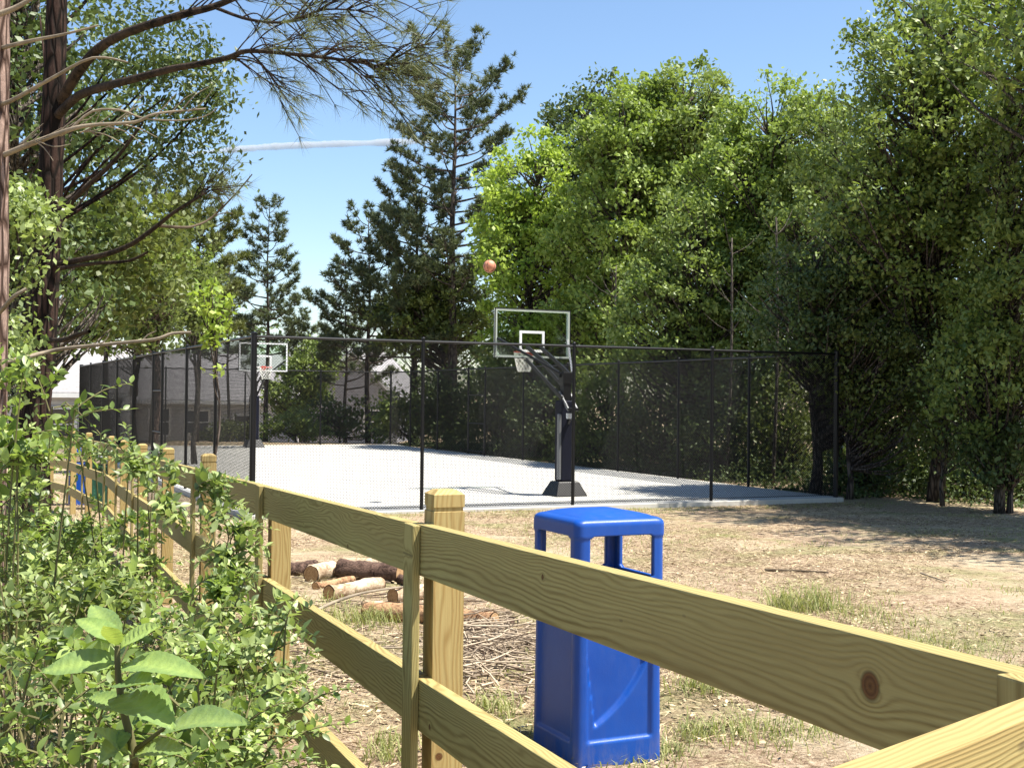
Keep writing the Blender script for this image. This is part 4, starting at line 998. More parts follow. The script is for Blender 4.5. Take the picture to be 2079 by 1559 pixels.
# main dark leaning trunk with boughs across the sky
g2 = gp(58, 9.0); t2 = thing('pine_tree', 'large dark-barked leaning pine in the left foreground whose boughs cross the sky', 'pine tree', g2)
b = MB(); rng = np.random.default_rng(4)
P = curve([Vector(g2)-Vector((0, 0, .2)), W(62, 960, 9.0), W(88, 640, 9.0), W(104, 330, 9.0), W(116, 0, 9.0), W(128, -500, 9.0)], 40)
b.tube(P, np.linspace(0.125, 0.060, len(P)), 18, rough=0.04, rng=rng)
b.build('trunk', MT['soilbark'], t2, smooth=True)
b = MB(); L2 = limbs_px(b, [(118, 215), (156, 150), (200, 100), (260, 66), (375, 29), (433, 14), (500, -12), (600, -40)], [9, 8.8, 8.5, 8.2, 8, 8, 8, 8], 0.042, 0.014, 26)
L3 = limbs_px(b, [(112, 240), (160, 195), (225, 173), (260, 164), (346, 141), (390, 133), (462, 118), (505, 104), (600, 111), (703, 123), (775, 136)], [9, 8.6, 8.2, 8, 7.8, 7.7, 7.6, 7.5, 7.4, 7.4, 7.4], 0.034, 0.006, 40)
limbs_px(b, [(110, 436), (135, 420), (165, 390), (215, 345), (250, 305), (290, 250)], [9, 8.9, 8.8, 8.6, 8.5, 8.4], 0.026, 0.008, 16)
L4 = limbs_px(b, [(100, 540), (160, 528), (219, 515), (269, 495), (320, 458), (354, 431), (407, 398)], [9, 8.8, 8.6, 8.4, 8.3, 8.2, 8.1], 0.024, 0.010, 20)
limbs_px(b, [(120, 545), (190, 535), (260, 530), (300, 512)], [8.9, 8.7, 8.6, 8.5], 0.016, 0.008, 10)
limbs_px(b, [(98, 690), (130, 690), (160, 678), (182, 673)], [8.9, 8.5, 8.3, 8.2], 0.020, 0.013, 8)
# sprays
nb = MB(); Cs = []; Ds = []; rr = random.Random(12)
def spray(path, i0, i1, nside, lmin, lmax, dirs=(-0.9, 0.9), Zj=0.5):
    for k in range(nside):
        s = path[rr.randint(i0, min(i1, len(path)-1))]
        a = rr.uniform(*dirs); L = rr.uniform(lmin, lmax)
        d = RV*math.cos(a)*1.0+UV*math.sin(a)+FW*rr.uniform(-Zj, Zj); d.normalize()
        c = curve([s, s+d*L*0.5+UV*rr.uniform(-.03, .05), s+d*L+UV*rr.uniform(-.12, .04)], 9); b.tube(c, np.linspace(0.006, 0.002, len(c)), 4, cap=False)
        for q in range(rr.randint(3, 6)):
            p = c[rr.randint(3, len(c)-1)]; dd = (d*0.8+UV*rr.uniform(-0.8, 0.5)+FW*rr.uniform(-.6, .6)+RV*0.1).normalized(); l2 = rr.uniform(0.05, 0.28)
            e = p+dd*l2; b.tube([p, e], [0.003, 0.002], 4, cap=False); Cs.append(e); Ds.append(dd)
        Cs.append(c[-1]); Ds.append(d)
spray(L2, 12, 26, 20, 0.25, 0.7, (-1.1, 0.9)); spray(L3, 24, 40, 34, 0.18, 0.50, (-0.9, 1.1)); spray(L3, 37, 40, 9, 0.1, 0.25, (-0.6, 0.5))
# extra bough at the top between x 500 and 800
L5 = limbs_px(b, [(439, 17), (505, 40), (580, 45), (660, 20), (760, 25)], [8, 7.8, 7.7, 7.6, 7.6], 0.012, 0.004, 20)
spray(L5, 4, 20, 22, 0.2, 0.55, (-0.9, 1.0))
spray(L4, 17, 20, 5, 0.1, 0.25, (0.2, 1.4))
b.build('limb', MT['limbbark'], t2, smooth=True)
Cn = np.array([tuple(c) for c in Cs]); Dn = np.array([tuple(c) for c in Ds])
tuft(nb, Cn, Dn, 0.135, 13, np.random.default_rng(6), 0.0034, 0.6, grav=0.2)
nb.build('crown', LM['needle'], t2)

# dead pale branches poking out of the thicket
b = MB(); limbs_px(b, [(-14, 742), (50, 726), (90, 716), (135, 707), (236, 697), (313, 689), (350, 677), (388, 675)], [6.2, 6.3, 6.4, 6.4, 6.3, 6.2, 6.2, 6.2], 0.012, 0.007, 30)
limbs_px(b, [(290, 691), (300, 680), (318, 672)], 6.25, 0.005, 0.002, 6); limbs_px(b, [(200, 700), (215, 690), (222, 676)], 6.3, 0.004, 0.002, 6)
tag(b.build('dead_branch', MT['deadwood'], None, smooth=True), 'long pale bare branch sticking out level across the left trunk', 'branch')
b = MB(); limbs_px(b, [(320, 458), (370, 462), (398, 458), (431, 441), (478, 394), (512, 354)], [8.3, 8.4, 8.5, 8.6, 8.6, 8.6], 0.012, 0.004, 18)
for P in ([(440, 432), (452, 410), (420, 398)], [(455, 418), (440, 400), (475, 385), (490, 372)], [(478, 394), (466, 380), (450, 345), (470, 342)], [(435, 438), (460, 432), (473, 434)], [(465, 405), (440, 380), (410, 388)], [(500, 368), (512, 372)]): limbs_px(b, P, 8.6, 0.004, 0.002, 8, 4)
tag(b.build('dead_branch', MT['twig'], None, smooth=True), 'leafless forked twiggy branch against the sky left of the narrow pine', 'branch')
b = MB(); limbs_px(b, [(-20, 640), (0, 633), (27, 603), (54, 586)], [6.2, 6.1, 6.0, 6.0], 0.014, 0.008, 12); tag(b.build('dead_branch', MT['deadwood'], None, smooth=True), 'short pale broken branch at the left edge above the shrubs', 'branch')

# broadleaf masses on the left
broadleaf('broadleaf_tree', 'leafy tree just beyond the right edge of the picture over the bare ground', 'tree', (12.3, 18.6, gz(12.3, 18.6)), [(-1.6, -1.5, 7.3, 2.4, 2.4, 1.3), (-2.4, 1.8, 8.3, 2.4, 2.4, 1.4), (0.5, 0, 8.5, 2.6, 3.2, 1.8), (-1.9, -3.6, 6.6, 1.7, 2.0, 1.0), (-2.2, 3.8, 9.0, 2.4, 2.0, 1.4)], 480, 62, 0.15, 0.5, 0.16, LM['mid'], MT['greybark'], 50, group=GR)
TL = 'leafy trees at the left'
btree('leafy olive-green tree filling the left edge behind the leaning trunk', 40, 12.5, [(30, 300, 130, 330, 1.2, 0), (60, 600, 140, 160, 1.2, 0.4), (-60, 100, 200, 300, 1.2, 0)], 330, 52, 0.075, 0.24, 0.07, 'dark', 41, group=TL, bark='greybark')
btree('green tree rising behind the boughs at upper left', 66, 14.5, [(150, 130, 100, 240, 1.2, 0), (140, 380, 130, 190, 1.2, 0)], 230, 48, 0.085, 0.28, 0.08, 'dark', 42, group=TL, bark='soilbark', nbranch=8)
btree('sunlit olive tree hanging over the court fence corner at left', 52, 15.5, [(250, 470, 130, 110, 1.2, 0), (180, 600, 120, 110, 1.2, 0)], 210, 48, 0.085, 0.28, 0.07, 'olive', 43, group=TL, bark='soilbark', nbranch=8)
btree('thin-leaved tree with dark leaves drooping against the sky', 80, 9.6, [(360, 200, 90, 130, 0.6, 0), (300, 80, 130, 100, 0.6, 0), (420, 310, 45, 70, 0.4, 0), (440, 170, 35, 60, 0.3, 0), (300, 300, 70, 80, 0.5, 0)], 200, 26, 0.058, 0.17, 0.035, 'dark', 44, group=TL, bark='soilbark', nbranch=9, wr=0.45)
btree('small leafy tree in front of the leaning trunk at left', -10, 7.6, [(0, 500, 50, 90, 0.35, 0), (40, 430, 50, 40, 0.3, 0), (-10, 700, 45, 110, 0.35, 0)], 150, 34, 0.050, 0.17, 0.03, 'near', 45, group=TL, bark='greybark', nbranch=60)
btree('young tree with hanging green sprays by the court fence corner post', 437, 13.5, [(440, 700, 16, 70, 0.2, 0), (425, 620, 40, 40, 0.3, 0)], 26, 30, 0.07, 0.17, 0.02, 'bright', 46, group=TL)
btree('slim pale-trunked tree between the gate posts of the left court fence', 318, 33, [(318, 610, 60, 70, 0.9, 0), (300, 680, 40, 40, 0.7, 0)], 90, 44, 0.12, 0.4, 0.10, 'olive', 47, group=TL, bark='lightbark')
btree('thin tree with grey trunk behind the left court fence', 396, 36, [(400, 600, 55, 70, 0.9, 0), (390, 670, 40, 40, 0.7, 0)], 80, 44, 0.12, 0.4, 0.08, 'olive', 48, group=TL, bark='greybark')

# ------------------------------------------------------------------ foreground shrubs built from leafy shoots
def shrub(label, spec, nsh, sl, leafL, lm, seed, pairs=11, name='shrub', cat='shrub', group='shrubs along the wooden fence', stems=True, wr=0.5, updir=0.5, ystem=None):
    """spec: list of (cx px, cy px, Z, rx m, ry m, rz m) ellipsoids"""
    rng = np.random.default_rng(seed); nsh = int(nsh*0.86)
    c0 = W(spec[0][0], spec[0][1], spec[0][2]); g = gz(c0.x, c0.y)
    r = thing(name, label, cat, (c0.x, c0.y, g), group); B = np.array((c0.x, c0.y, g))
    tb = MB(); lb = MB(); base = []; axs = []; nrs = []; Ls = []; ti = []
    cen = np.array([tuple(W(s[0], s[1], s[2])) for s in spec]); rad = np.array([s[3:6] for s in spec])
    wt = np.prod(rad, axis=1)**0.67; wt /= wt.sum()
    ncl = max(3, nsh//8); cl = []
    for i in range(ncl):
        k = rng.choice(len(spec), p=wt); d = unit(rng.standard_normal(3)); cl.append((k, d, rng.random()**0.45, rng.random()))
    for i in range(nsh):
        k, d, f, cv_ = cl[rng.integers(ncl)]
        st = cen[k]+d*rad[k]*f*0.95+rng.normal(0, 0.035 if nsh > 20 else 0.01, 3)*(rad[k].mean()/0.25+0.4); lsz = 0.7+0.65*cv_
        if st[2] < gz(st[0], st[1])+0.02: st[2] = gz(st[0], st[1])+0.05
        dv = unit(d*0.7+np.array([0, 0, updir])+0.45*rng.standard_normal(3)); L = sl*(0.6+0.8*rng.random())
        pts = [st+dv*L*t+np.array([0, 0, -0.30*L*t*t]) for t in (0, 0.25, 0.5, 0.75, 1.0)]
        tb.tube(pts, [0.0028, 0.0024, 0.002, 0.0016, 0.001], 4, cap=False)
        if stems and i % 9 == 0:
            gb = np.array([B[0]+(st[0]-B[0])*0.35, B[1]+(st[1]-B[1])*0.35, g-0.02]); tb.tube(curve([gb, gb*0.4+st*0.6+rng.normal(0, 0.04, 3), st], 6), np.linspace(0.006, 0.0025, 7), 5, cap=False)
        pa = np.array(pts); tt = rng.random()**1.8*0.7; 
        side = unit(np.cross(dv, rng.standard_normal(3)))
        up = np.cross(side, dv)
        for j in range(pairs):
            t = 0.08+0.92*(j+0.5)/pairs; q = t*4; a = min(int(q), 3); p = pa[a]+(pa[a+1]-pa[a])*(q-a)
            for s in (-1, 1):
                sdv = side if j % 2 == 0 else up
                ax = unit(dv*0.55+sdv*s*0.85+0.25*rng.standard_normal(3)); base.append(p); axs.append(ax)
                nrs.append(unit(np.array([0, 0, 1.0])+0.5*rng.standard_normal(3)+0.3*dv)); Ls.append(leafL*lsz*(0.55+0.6*rng.random())*(1-0.35*t)); ti.append(min(1, tt+0.4*rng.random()*(0.5+t)))
        base.append(pa[-1]); axs.append(unit(dv+0.2*rng.standard_normal(3))); nrs.append(np.array([0.1, 0, 1.0])); Ls.append(leafL*0.5); ti.append(min(1, tt+0.4))
    tb.build('stem', MT['greentwig'], r)
    near_leaves(lb, np.array(base), np.array(axs), np.array(nrs), np.array(Ls), wr, np.array(ti)); lb.build('foliage', LM[lm], r, smooth=True)
    return r
shrub('leafy shrub filling the lower left corner in front of everything', [(120, 1540, 2.5, 0.42, 0.4, 0.16), (330, 1560, 2.6, 0.3, 0.35, 0.14), (20, 1440, 2.8, 0.25, 0.3, 0.16)], 190, 0.17, 0.046, 'near2', 71, pairs=8)
shrub('pale green shrub spilling against the third rail below the fence', [(410, 1500, 3.1, 0.18, 0.35, 0.20), (475, 1400, 3.5, 0.11, 0.22, 0.14), (500, 1310, 3.6, 0.06, 0.15, 0.07), (450, 1570, 3.0, 0.12, 0.3, 0.16)], 210, 0.15, 0.045, 'near', 72, pairs=8)
shrub('broad mid-height shrub left of the fence in the middle of the thicket', [(180, 1330, 4.0, 0.5, 0.5, 0.16), (320, 1420, 3.9, 0.30, 0.4, 0.10), (80, 1260, 4.4, 0.4, 0.4, 0.16)], 270, 0.18, 0.052, 'near', 73, pairs=8)
shrub('tall shrub with pale leaves under the leaning trunk', [(20, 1170, 5.4, 0.35, 0.5, 0.16), (150, 1210, 5.4, 0.30, 0.4, 0.10), (-40, 960, 5.4, 0.15, 0.4, 0.3)], 210, 0.19, 0.058, 'near2', 74, pairs=8)
shrub('low yellow-green shrub further back beside the fence rails', [(80, 1110, 8.0, 0.62, 0.7, 0.12)], 170, 0.20, 0.065, 'near2', 75, pairs=8)
shrub('large-leaved sapling with bright leaves at the left edge', [(20, 800, 4.6, 0.14, 0.3, 0.12), (90, 830, 4.4, 0.09, 0.25, 0.06), (0, 950, 4.6, 0.10, 0.2, 0.16)], 44, 0.22, 0.078, 'near2', 76, pairs=6)
shrub('tangle of pale shoots covering the far bend of the top rail', [(300, 950, 5.6, 0.10, 0.2, 0.07), (240, 930, 5.6, 0.06, 0.2, 0.05), (330, 1010, 5.4, 0.05, 0.2, 0.07), (200, 900, 5.6, 0.06, 0.2, 0.04)], 56, 0.15, 0.066, 'near', 77, pairs=6)
shrub('leafy climbing shoots covering the fence between second and third posts', [(435, 1040, 4.8, 0.06, 0.15, 0.07), (445, 1120, 4.7, 0.07, 0.15, 0.08), (400, 990, 4.9, 0.04, 0.12, 0.03)], 58, 0.13, 0.056, 'near', 78, pairs=6)
shrub('darker leafy shoots hanging below the second rail', [(440, 1225, 4.4, 0.07, 0.15, 0.07), (475, 1250, 4.3, 0.04, 0.12, 0.06)], 36, 0.12, 0.048, 'near2', 79, pairs=7)
shrub('small spray of leaves reaching over the second rail', [(585, 1260, 3.5, 0.02, 0.03, 0.02)], 5, 0.09, 0.042, 'near', 80, pairs=4)
shrub('dark shaded shrub behind the others at the foot of the trunk', [(10, 1280, 5.0, 0.35, 0.4, 0.25), (-80, 1100, 4.8, 0.25, 0.4, 0.5)], 150, 0.20, 0.052, 'near', 81, pairs=8)

# tall slender shoots with few large leaves (hand placed)
def big_leaf(b, base, tip, wid, nrm, curl=0.12, serr=0.06, fold=0.22, nseg=14, tint=0.5, seed=0):
    rn = random.Random(seed); base = Vector(base); tip = Vector(tip); ax = tip-base; L = ax.length; ax.normalize()
    sd = ax.cross(Vector(nrm)).normalized(); nr = sd.cross(ax)
    V = []; TT = []
    for i in range(nseg+1):
        t = i/nseg; ww = wid*0.5*(math.sin(math.pi*min(1, t*1.0)**0.82))**0.85*(1-0.25*t) if 0 < t < 1 else 0
        if t < 0.08: ww *= 0.25
        c = base+ax*L*t-nr*L*curl*(t*t-t*0.35)
        for q, k in ((-1, 1), (-0.55, 1), (0, 0), (0.55, 1), (1, 1)):
            e = 1+(serr*(1 if i % 2 else -1)+rn.uniform(-.03, .03))*(abs(q) == 1)
            wav = 0.03*math.sin(t*9+q*2+seed)*wid*abs(q)
            TT.append(min(1, max(0, tint+(0.35 if q == 0 else 0)+(0.14 if (i+(abs(q) > 0.7)) % 4 == 0 and q != 0 else 0)-0.10*(abs(q) == 1)))); V.append(tuple(c+sd*q*ww*e+nr*(fold*ww*abs(q)+wav-0.035*wid*math.sin(t*60)*(abs(q) == 0.55))))
    F = [(i*5+j, i*5+j+1, i*5+5+j+1, i*5+5+j) for i in range(nseg) for j in range(4)]
    b.addm(V, F, np.array(TT))
def bigleafmat():
    n = N('broad_weed_leaf'); c = n.coord(); t = n.attr()
    col = n.mix(t, (0.12, 0.21, 0.08), (0.38, 0.50, 0.13)); v = n.noise(c, 60, 4, 0.6)
    col = n.mix(n.math('MULTIPLY', n.math('SUBTRACT', v, 0.45), 1.2, clamp=True), col, (0.13, 0.24, 0.08))
    p = n.princ(col, 0.42, 0.5, normal=n.bump(n.noise(c, 130, 3), 0.5, 0.003), out=False)
    tr = n.new('ShaderNodeBsdfTranslucent'); n.link(n.mix(0.5, col, (0.50, 0.60, 0.03)), tr.inputs[0])
    mx = n.new('ShaderNodeMixShader'); mx.inputs[0].default_value = 0.35; n.link(p, mx.inputs[1]); n.link(tr.outputs[0], mx.inputs[2]); n.link(mx.outputs[0], n.out.inputs[0]); return n.m
MT['bigleaf'] = bigleafmat()
Zp = 1.75
sb = W(268, 1700, Zp); wd_root = thing('broadleaf_weed', 'tall weed with large pale serrated leaves in the lower left foreground', 'plant', (sb.x, sb.y, gz(sb.x, sb.y)))
b = MB(); P = curve([Vector((sb.x, sb.y, gz(sb.x, sb.y))), W(268, 1700, Zp), W(272, 1540, Zp), W(250, 1440, Zp), W(240, 1370, Zp), W(238, 1310, Zp)], 24)
b.tube(P, np.linspace(0.008, 0.004, len(P)), 8); b.tube([W(270, 1525, Zp), W(330, 1480, Zp-.02), W(352, 1455, Zp-.03)], [0.004, 0.003, 0.002], 6)
b.build('stem', MT['greentwig'], wd_root, smooth=True)
leaves_ = [((238, 1345), (76, 1352, ), 62, 0.0, 0.04, 0.35), ((245, 1350), (410, 1352), 60, -0.10, 0.05, 0.45), ((238, 1315), (180, 1210), 50, 0.12, -0.05, 0.4), ((242, 1315), (322, 1262), 46, -0.02, -0.06, 0.95), ((236, 1312), (214, 1262), 34, -0.04, -0.02, 1.0),
           ((240, 1300), (150, 1245), 40, 0.06, 0.0, 0.5), ((238, 1410), (352, 1460), 84, -0.10, 0.06, 0.35), ((330, 1482), (494, 1442), 70, -0.12, 0.03, 0.25), ((272, 1532), (368, 1508), 52, -0.10, -0.02, 0.35), ((268, 1530), (190, 1470), 44, -0.05, 0.03, 0.3), ((244, 1390), (300, 1372), 60, -0.09, -0.02, 0.15), ((236, 1360), (130, 1320), 44, 0.09, 0.03, 0.3), ((250, 1440), (175, 1405), 46, 0.05, 0.0, 0.25), ((262, 1480), (200, 1545), 40, -0.05, 0.0, 0.3)]
for i, (p0, p1, wpx, dz, tw, tn) in enumerate(leaves_):
    s = FPX/Zp; b = MB()
    big_leaf(b, W(p0[0], p0[1], Zp), W(p1[0], p1[1], Zp+dz), wpx*1.4/s, Vector((tw*3, -0.55, 1.0)).normalized(), 0.16, 0.022, 0.26, 26, tn, i)
    b.build('leaf', MT['bigleaf'], wd_root, smooth=True)

# ------------------------------------------------------------------ logs, branches, brush
def log(label, pa, pb, Za, Zb, r, mat, cutL=True, seed=0, zoff=0.0, name='log'):
    a = W(*pa, Za); c = W(*pb, Zb); a.z = gz(a.x, a.y)+r*0.85+zoff; c.z = gz(c.x, c.y)+r*0.85+zoff
    rng = np.random.default_rng(seed); root = thing(name, label, 'log', (a.x, a.y, a.z-r), 'logs on the ground behind the fence')
    n = 14; P = [a.lerp(c, i/(n-1))+Vector((0, 0, 0.006*math.sin(i*0.5+seed))) for i in range(n)]
    b = MB(); b.tube(P, r*(1+0.03*np.sin(np.arange(n)*1.1+seed)+0.02*rng.standard_normal(n)), 16, rough=0.035, rng=rng, cap=False); b.build('bark', mat, root, smooth=True)
    d = (c-a).normalized()
    for p, s in ((P[0], -1), (P[-1], 1)):
        b = MB(); A_ = d.cross(Vector((0, 0, 1))).normalized(); B_ = d.cross(A_); rn = 18
        V = [tuple(p+d*s*0.003+A_*r*0.012+B_*r*0.02)]+[tuple(p+d*s*0.003+(A_*math.cos(a_*2*math.pi/rn)+B_*math.sin(a_*2*math.pi/rn))*r*1.0) for a_ in range(rn)]
        b.add(V, [(0, 1+a_, 1+(a_+1) % rn) for a_ in range(rn)], [0.0]+[1.0]*rn); b.build('cut_end', MT['rings'], root)
log('dark bark log just right of the second fence post', (560, 1128), (640, 1124), 12.2, 12.5, 0.075, MT['darklog'], seed=1)
log('big dark cracked bark log behind the peeled log', (690, 1140), (812, 1148), 12.2, 12.0, 0.10, MT['darklog'], seed=2)
log('pale peeled log with round cut end facing left', (668, 1178), (772, 1182), 10.8, 11.4, 0.065, MT['peeled'], seed=3)
log('short pale log with reddish cut end beside the nearest fence post', (798, 1182), (880, 1180), 10.6, 11.0, 0.068, MT['peeled'], seed=4)
log('long flaking orange-brown log lying behind the nearest fence post', (745, 1205), (1004, 1215), 9.8, 9.2, 0.075, MT['orangelog'], seed=5)
log('splintered pale log end between the dark logs', (632, 1130), (676, 1118), 11.9, 12.3, 0.085, MT['peeled'], seed=6)
log('thin pale log lying behind the big dark log', (700, 1108), (800, 1116), 13.4, 13.4, 0.05, MT['peeled'], seed=7)
log('slim dark bark log leaning low against the big dark log', (760, 1122), (838, 1160), 12.8, 11.6, 0.045, MT['darklog'], seed=8)
log('slim weathered log lying in front of the peeled log', (640, 1168), (716, 1158), 11.3, 11.9, 0.035, MT['orangelog'], seed=9)
log('short split log piece between the peeled log and the orange log', (742, 1196), (790, 1200), 10.3, 10.1, 0.04, MT['peeled'], seed=10)
log('slim bark-covered pole lying right of the nearest fence post', (930, 1240), (1040, 1228), 9.2, 9.5, 0.03, MT['darklog'], seed=11)
def gbranch(label, pts, Z, r0, r1, mat, lift=0.02, group='bare branches on the ground'):
    P = []
    for i, p in enumerate(pts):
        q = W(p[0], p[1], Z[i]); q.z = gz(q.x, q.y)+lift+(p[2] if len(p) > 2 else 0); P.append(q)
    b = MB(); c = curve(P, 18); b.tube(c, np.linspace(r0, r1, len(c)), 7)
    tag(b.build('fallen_branch', mat, None, smooth=True), label, 'branch', group)
gbranch('long pale curving branch lying across the peeled log', [(610, 1212), (660, 1196, .05), (720, 1186, .10), (780, 1180, .12), (835, 1168, .1)], [9.4, 9.9, 10.2, 10.4, 10.8], 0.016, 0.008, MT['deadwood'])
gbranch('dark straight stick on the open ground above the trash bin side', [(1553, 1140), (1600, 1144), (1682, 1151)], [13.2, 13.1, 12.9], 0.017, 0.010, MT['twig'])
gbranch('short pale stick on the ground at right', [(1870, 1152), (1885, 1160), (1920, 1168)], [12.9, 12.6, 12.2], 0.012, 0.006, MT['deadwood'])
gbranch('thin pale branch under the brush left of the bin', [(760, 1294), (800, 1290), (835, 1286)], [8.2, 8.25, 8.3], 0.010, 0.006, MT['deadwood'])
gbranch('curved brown branch on the ground below the log pile', [(600, 1335), (650, 1350), (700, 1370)], [7.6, 7.4, 7.1], 0.008, 0.004, MT['twig'])
gbranch('hooked bare twig on the ground at the bottom right of the bin', [(1400, 1540), (1430, 1528), (1442, 1545)], [5.35, 5.4, 5.3], 0.006, 0.003, MT['twig'])
# brush pile (uncountable twigs)
rng = np.random.default_rng(55); b = MB()
for k in range(760):
    px = rng.normal(985, 52); py = rng.normal(1290, 34)
    if rng.random() < 0.4: px, py = rng.uniform(590, 1080), rng.uniform(1120, 1400)
    Z = FPX*1.60/max(120, py-806); p = W(px, py, Z); g = gz(p.x, p.y); a = rng.uniform(0, math.pi); L = rng.uniform(0.08, 0.5); h = abs(rng.normal(0, 0.05)) if abs(px-985) < 80 else 0.005
    d = Vector((math.cos(a), math.sin(a), 0)); c = Vector((p.x, p.y, g+0.012+h)); up = Vector((0, 0, rng.normal(0, 0.04) if h > 0.01 else 0.0))
    sdv = Vector((-d.y, d.x, 0))*rng.normal(0, 0.05)
    b.tube([c-d*L/2, c+up*0.5+sdv, c+d*L/2+up], [rng.uniform(0.003, 0.009), 0.005, 0.002], 5, tint=rng.random())
n_ = N('mixed_brush_twigs'); n_.princ(n_.mix(n_.attr(), (0.07, 0.045, 0.03), (0.52, 0.42, 0.30)), 0.85, 0.2)
tag(b.build('brush_pile', n_.m), 'heap of bare twigs and brush between the nearest post and the blue bin', 'brush', kind='stuff')

# ------------------------------------------------------------------ ground cover
rng = np.random.default_rng(77)
def wedge(n, y0, y1, p=1.0):
    t = rng.random(n)**p; y = y0+(y1-y0)*t; x = y*rng.uniform(-0.46, 0.50, n); return x, y
# dry litter
n = 150000; x, y = wedge(n, 1.5, 27, 0.75)
dx = x-P1.x; dy = y-P1.y; u = dx*DF.x+dy*DF.y; v = dx*DA.x+dy*DA.y
ok = ~((u > -0.15) & (v > -0.15)); x, y = x[ok], y[ok]; n = len(x)
pat = np.sin(x*0.9+y*0.35)+np.sin(x*2.3-y*1.1+1)+0.7*np.sin(y*2.1)+rng.normal(0, 0.9, n); pat = pat+1.6*np.sin(x*0.37+y*0.61+2)*np.sin(y*0.45-x*0.8); ok = pat > -0.2; x, y = x[ok], y[ok]; n = len(x)
z = ground_z(x, y)+0.006+0.020*rng.random(n); C = np.stack([x, y, z], -1); b = MB()
a = rng.uniform(0, 2*np.pi, n); ax = np.stack([np.cos(a), np.sin(a), rng.normal(0, 0.25, n)], -1); ax = unit(ax)
nr = unit(np.stack([rng.normal(0, 0.3, n), rng.normal(0, 0.3, n), np.ones(n)], -1)); sd = np.cross(ax, nr)
L = np.where(rng.random(n) < 0.5, rng.uniform(0.02, 0.055, n), rng.uniform(0.06, 0.24, n)); Wd = np.where(L > 0.055, 0.0045, L*0.42)
V = np.stack([C-ax*L[:, None]/2, C+sd*Wd[:, None]/2+nr*0.003, C+ax*L[:, None]/2, C-sd*Wd[:, None]/2], 1).reshape(-1, 3)
b.add(V, np.arange(n)[:, None]*4+np.array([[0, 1, 2, 3]]), np.repeat(rng.random(n)**1.15, 4))
tag(b.build('leaf_litter', LM['litter']), 'dry leaves, chips and pine straw scattered over the bare ground', 'litter', kind='stuff')
# grass
def grass(cx, cy, rad, n, h, b, spread=0.9):
    n = int(n*0.8)
    x = cx+rng.normal(0, rad, n); y = cy+rng.normal(0, rad, n); z = ground_z(x, y)
    C = np.stack([x, y, z], -1); a = rng.uniform(0, 2*np.pi, n); out = np.stack([np.cos(a), np.sin(a), np.zeros(n)], -1)
    H = h*(0.4+0.9*rng.random(n)); sd = np.stack([-np.sin(a), np.cos(a), np.zeros(n)], -1); wd = 0.0018+0.0022*rng.random(n)
    m = C+out*(H*spread*0.4)[:, None]+np.array([0, 0, 1.0])*(H*0.7)[:, None]; t = C+out*(H*spread*1.1)[:, None]+np.array([0, 0, 1.0])*(H*0.95)[:, None]
    V = np.stack([C-sd*wd[:, None], C+sd*wd[:, None], m+sd*wd[:, None]*0.8, m-sd*wd[:, None]*0.8, t], 1).reshape(-1, 3); k = np.arange(n)[:, None]*5
    tt = np.repeat(rng.random(n), 5); off = b.n; b.add(V, k+np.array([[0, 1, 2, 3]]), tt); b.f[3].append(k+np.array([[3, 2, 4]])+off)
def gpx(px, py, depth=1.62):
    Z = FPX*depth/(py-806-0.0106*(px-1039)); p = W(px, py, Z); return p.x, p.y
b = MB()
for (px, py, rad, n, h) in [(1600, 1215, 0.10, 240, 0.20), (1655, 1205, 0.13, 300, 0.22), (1720, 1215, 0.3, 420, 0.08), (1830, 1270, 0.35, 420, 0.06), (1900, 1290, 0.3, 300, 0.05), (2000, 1310, 0.3, 260, 0.05), (1410, 1385, 0.07, 150, 0.10), (1440, 1395, 0.08, 120, 0.09), (1500, 1470, 0.12, 220, 0.07), (1410, 1480, 0.08, 160, 0.08), (1360, 1520, 0.06, 100, 0.08), (1560, 1490, 0.15, 240, 0.06), (1680, 1480, 0.12, 170, 0.06), (1300, 1552, 0.1, 120, 0.05), (1480, 1370, 0.15, 160, 0.05), (740, 1235, 0.16, 300, 0.13), (720, 1215, 0.2, 200, 0.10), (800, 1228, 0.12, 120, 0.10), (630, 1190, 0.25, 240, 0.09), (1000, 1430, 0.08, 110, 0.10), (1020, 1445, 0.08, 90, 0.08), (790, 1520, 0.06, 110, 0.08), (780, 1545, 0.06, 90, 0.07), (650, 1230, 0.2, 160, 0.07)]:
    x, y = gpx(px, py); grass(x, y, rad, n, h, b)
for k in range(900):
    x, y = wedge(1, 4, 25, 0.8); x = float(x[0]); y = float(y[0]); uu = (x-P1.x)*DF.x+(y-P1.y)*DF.y; vv = (x-P1.x)*DA.x+(y-P1.y)*DA.y
    if uu > -0.3 and vv > -0.3: continue
    if math.sin(x*0.8+1)+math.sin(y*0.9-x*0.5)+rng.normal(0, .5) < 0.1: continue
    grass(x, y, 0.15+0.15*rng.random(), 34, 0.03+0.03*rng.random(), b)
for k in range(160):   # fringe along the near slab edge
    s = rng.uniform(-0.5, CW+1); p = court(s, -0.3-abs(rng.normal(0, 0.6))); grass(p.x, p.y, 0.12, 26, 0.045, b)
tag(b.build('grass', LM['grass']), 'sparse tufts of short grass on the bare ground', 'grass', kind='stuff')
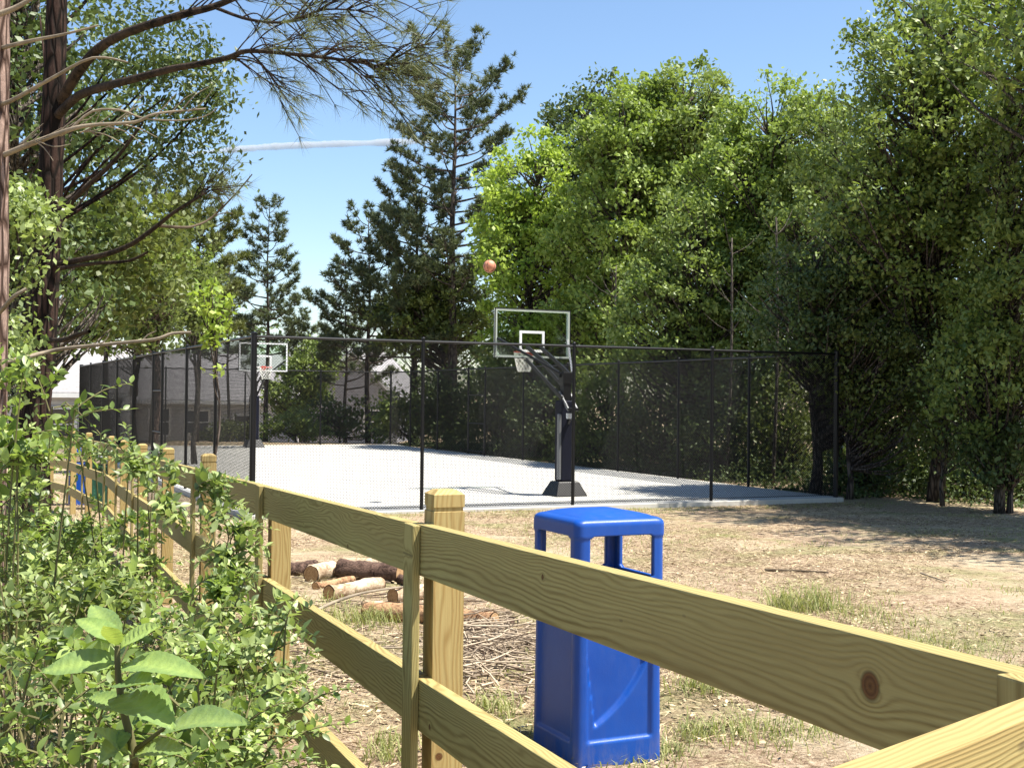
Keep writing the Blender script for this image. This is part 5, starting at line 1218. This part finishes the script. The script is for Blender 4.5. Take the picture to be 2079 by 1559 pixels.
# dark leafy ground under the shrubs at left and the wood at right
b = MB(); n = 26000
x = rng.uniform(-6, -0.4, n); y = rng.uniform(1.8, 16, n); ok = (x*0.931+y*0.365 < 0.85) & (x > -0.5*y-0.3); x, y = x[ok], y[ok]
C = np.stack([x, y, ground_z(x, y)+0.02+0.10*rng.random(len(x))], -1); leaf_quads(b, C, 0.05, rng, 0.6, 1.2)
tag(b.build('ground_cover', LM['dark']), 'low green ground cover under the left-hand shrubs', 'ground cover', kind='stuff')
b = MB(); n = 52000
uu = rng.uniform(0.8, 9, n)+CW; vv = rng.uniform(-6, 30, n); x = P1.x+uu*DF.x+vv*DA.x; y = P1.y+uu*DF.y+vv*DA.y
ok = (y > 25.3+0.5*np.sin(x)) & ((vv > 0.5) | (uu > CW+2.0)); x, y = x[ok], y[ok]
C = np.stack([x, y, ground_z(x, y)+0.02+0.8*(0.5+0.5*np.sin(x*1.7)*np.sin(y*1.3+1))*rng.random(len(x))**1.5], -1); leaf_quads(b, C, 0.10, rng, 0.6, 0.8)
tag(b.build('ground_cover', LM['dark']), 'low dark undergrowth on the floor of the right-hand wood', 'ground cover', kind='stuff')

# ------------------------------------------------------------------ contrail
def contrailmat():
    n = N('ice_cloud'); v = n.new('ShaderNodeVolumePrincipled')
    v.inputs['Color'].default_value = (1, 1, 1, 1); v.inputs['Density'].default_value = 0.024; v.inputs['Anisotropy'].default_value = 0.0
    n.link(v.outputs[0], n.out.inputs['Volume']); return n.m
MT['cloud'] = contrailmat()
b = MB(); Zc = 9000; rng = np.random.default_rng(2)
P = curve([W(180, 318, Zc), W(285, 315, Zc), W(380, 312, Zc), W(470, 305, Zc), W(560, 298, Zc), W(680, 293, Zc), W(785, 290, Zc), W(900, 286, Zc)], 120)
m = len(P); rad = np.interp(np.linspace(0, 1, m), [0, 0.2, 0.35, 0.5, 0.9, 1], [1, 6, 14, 27, 25, 10])*(1+0.10*np.convolve(rng.standard_normal(m+6), np.ones(7)/2.6, 'valid'))
pv = np.array([tuple(p) for p in P]); b.tube(P, rad, 14, cap=True, rough=0.05, rng=rng)
tag(b.build('contrail', MT['cloud'], None, smooth=True), 'thin white vapour trail crossing the blue sky left of the tall pine', 'contrail')
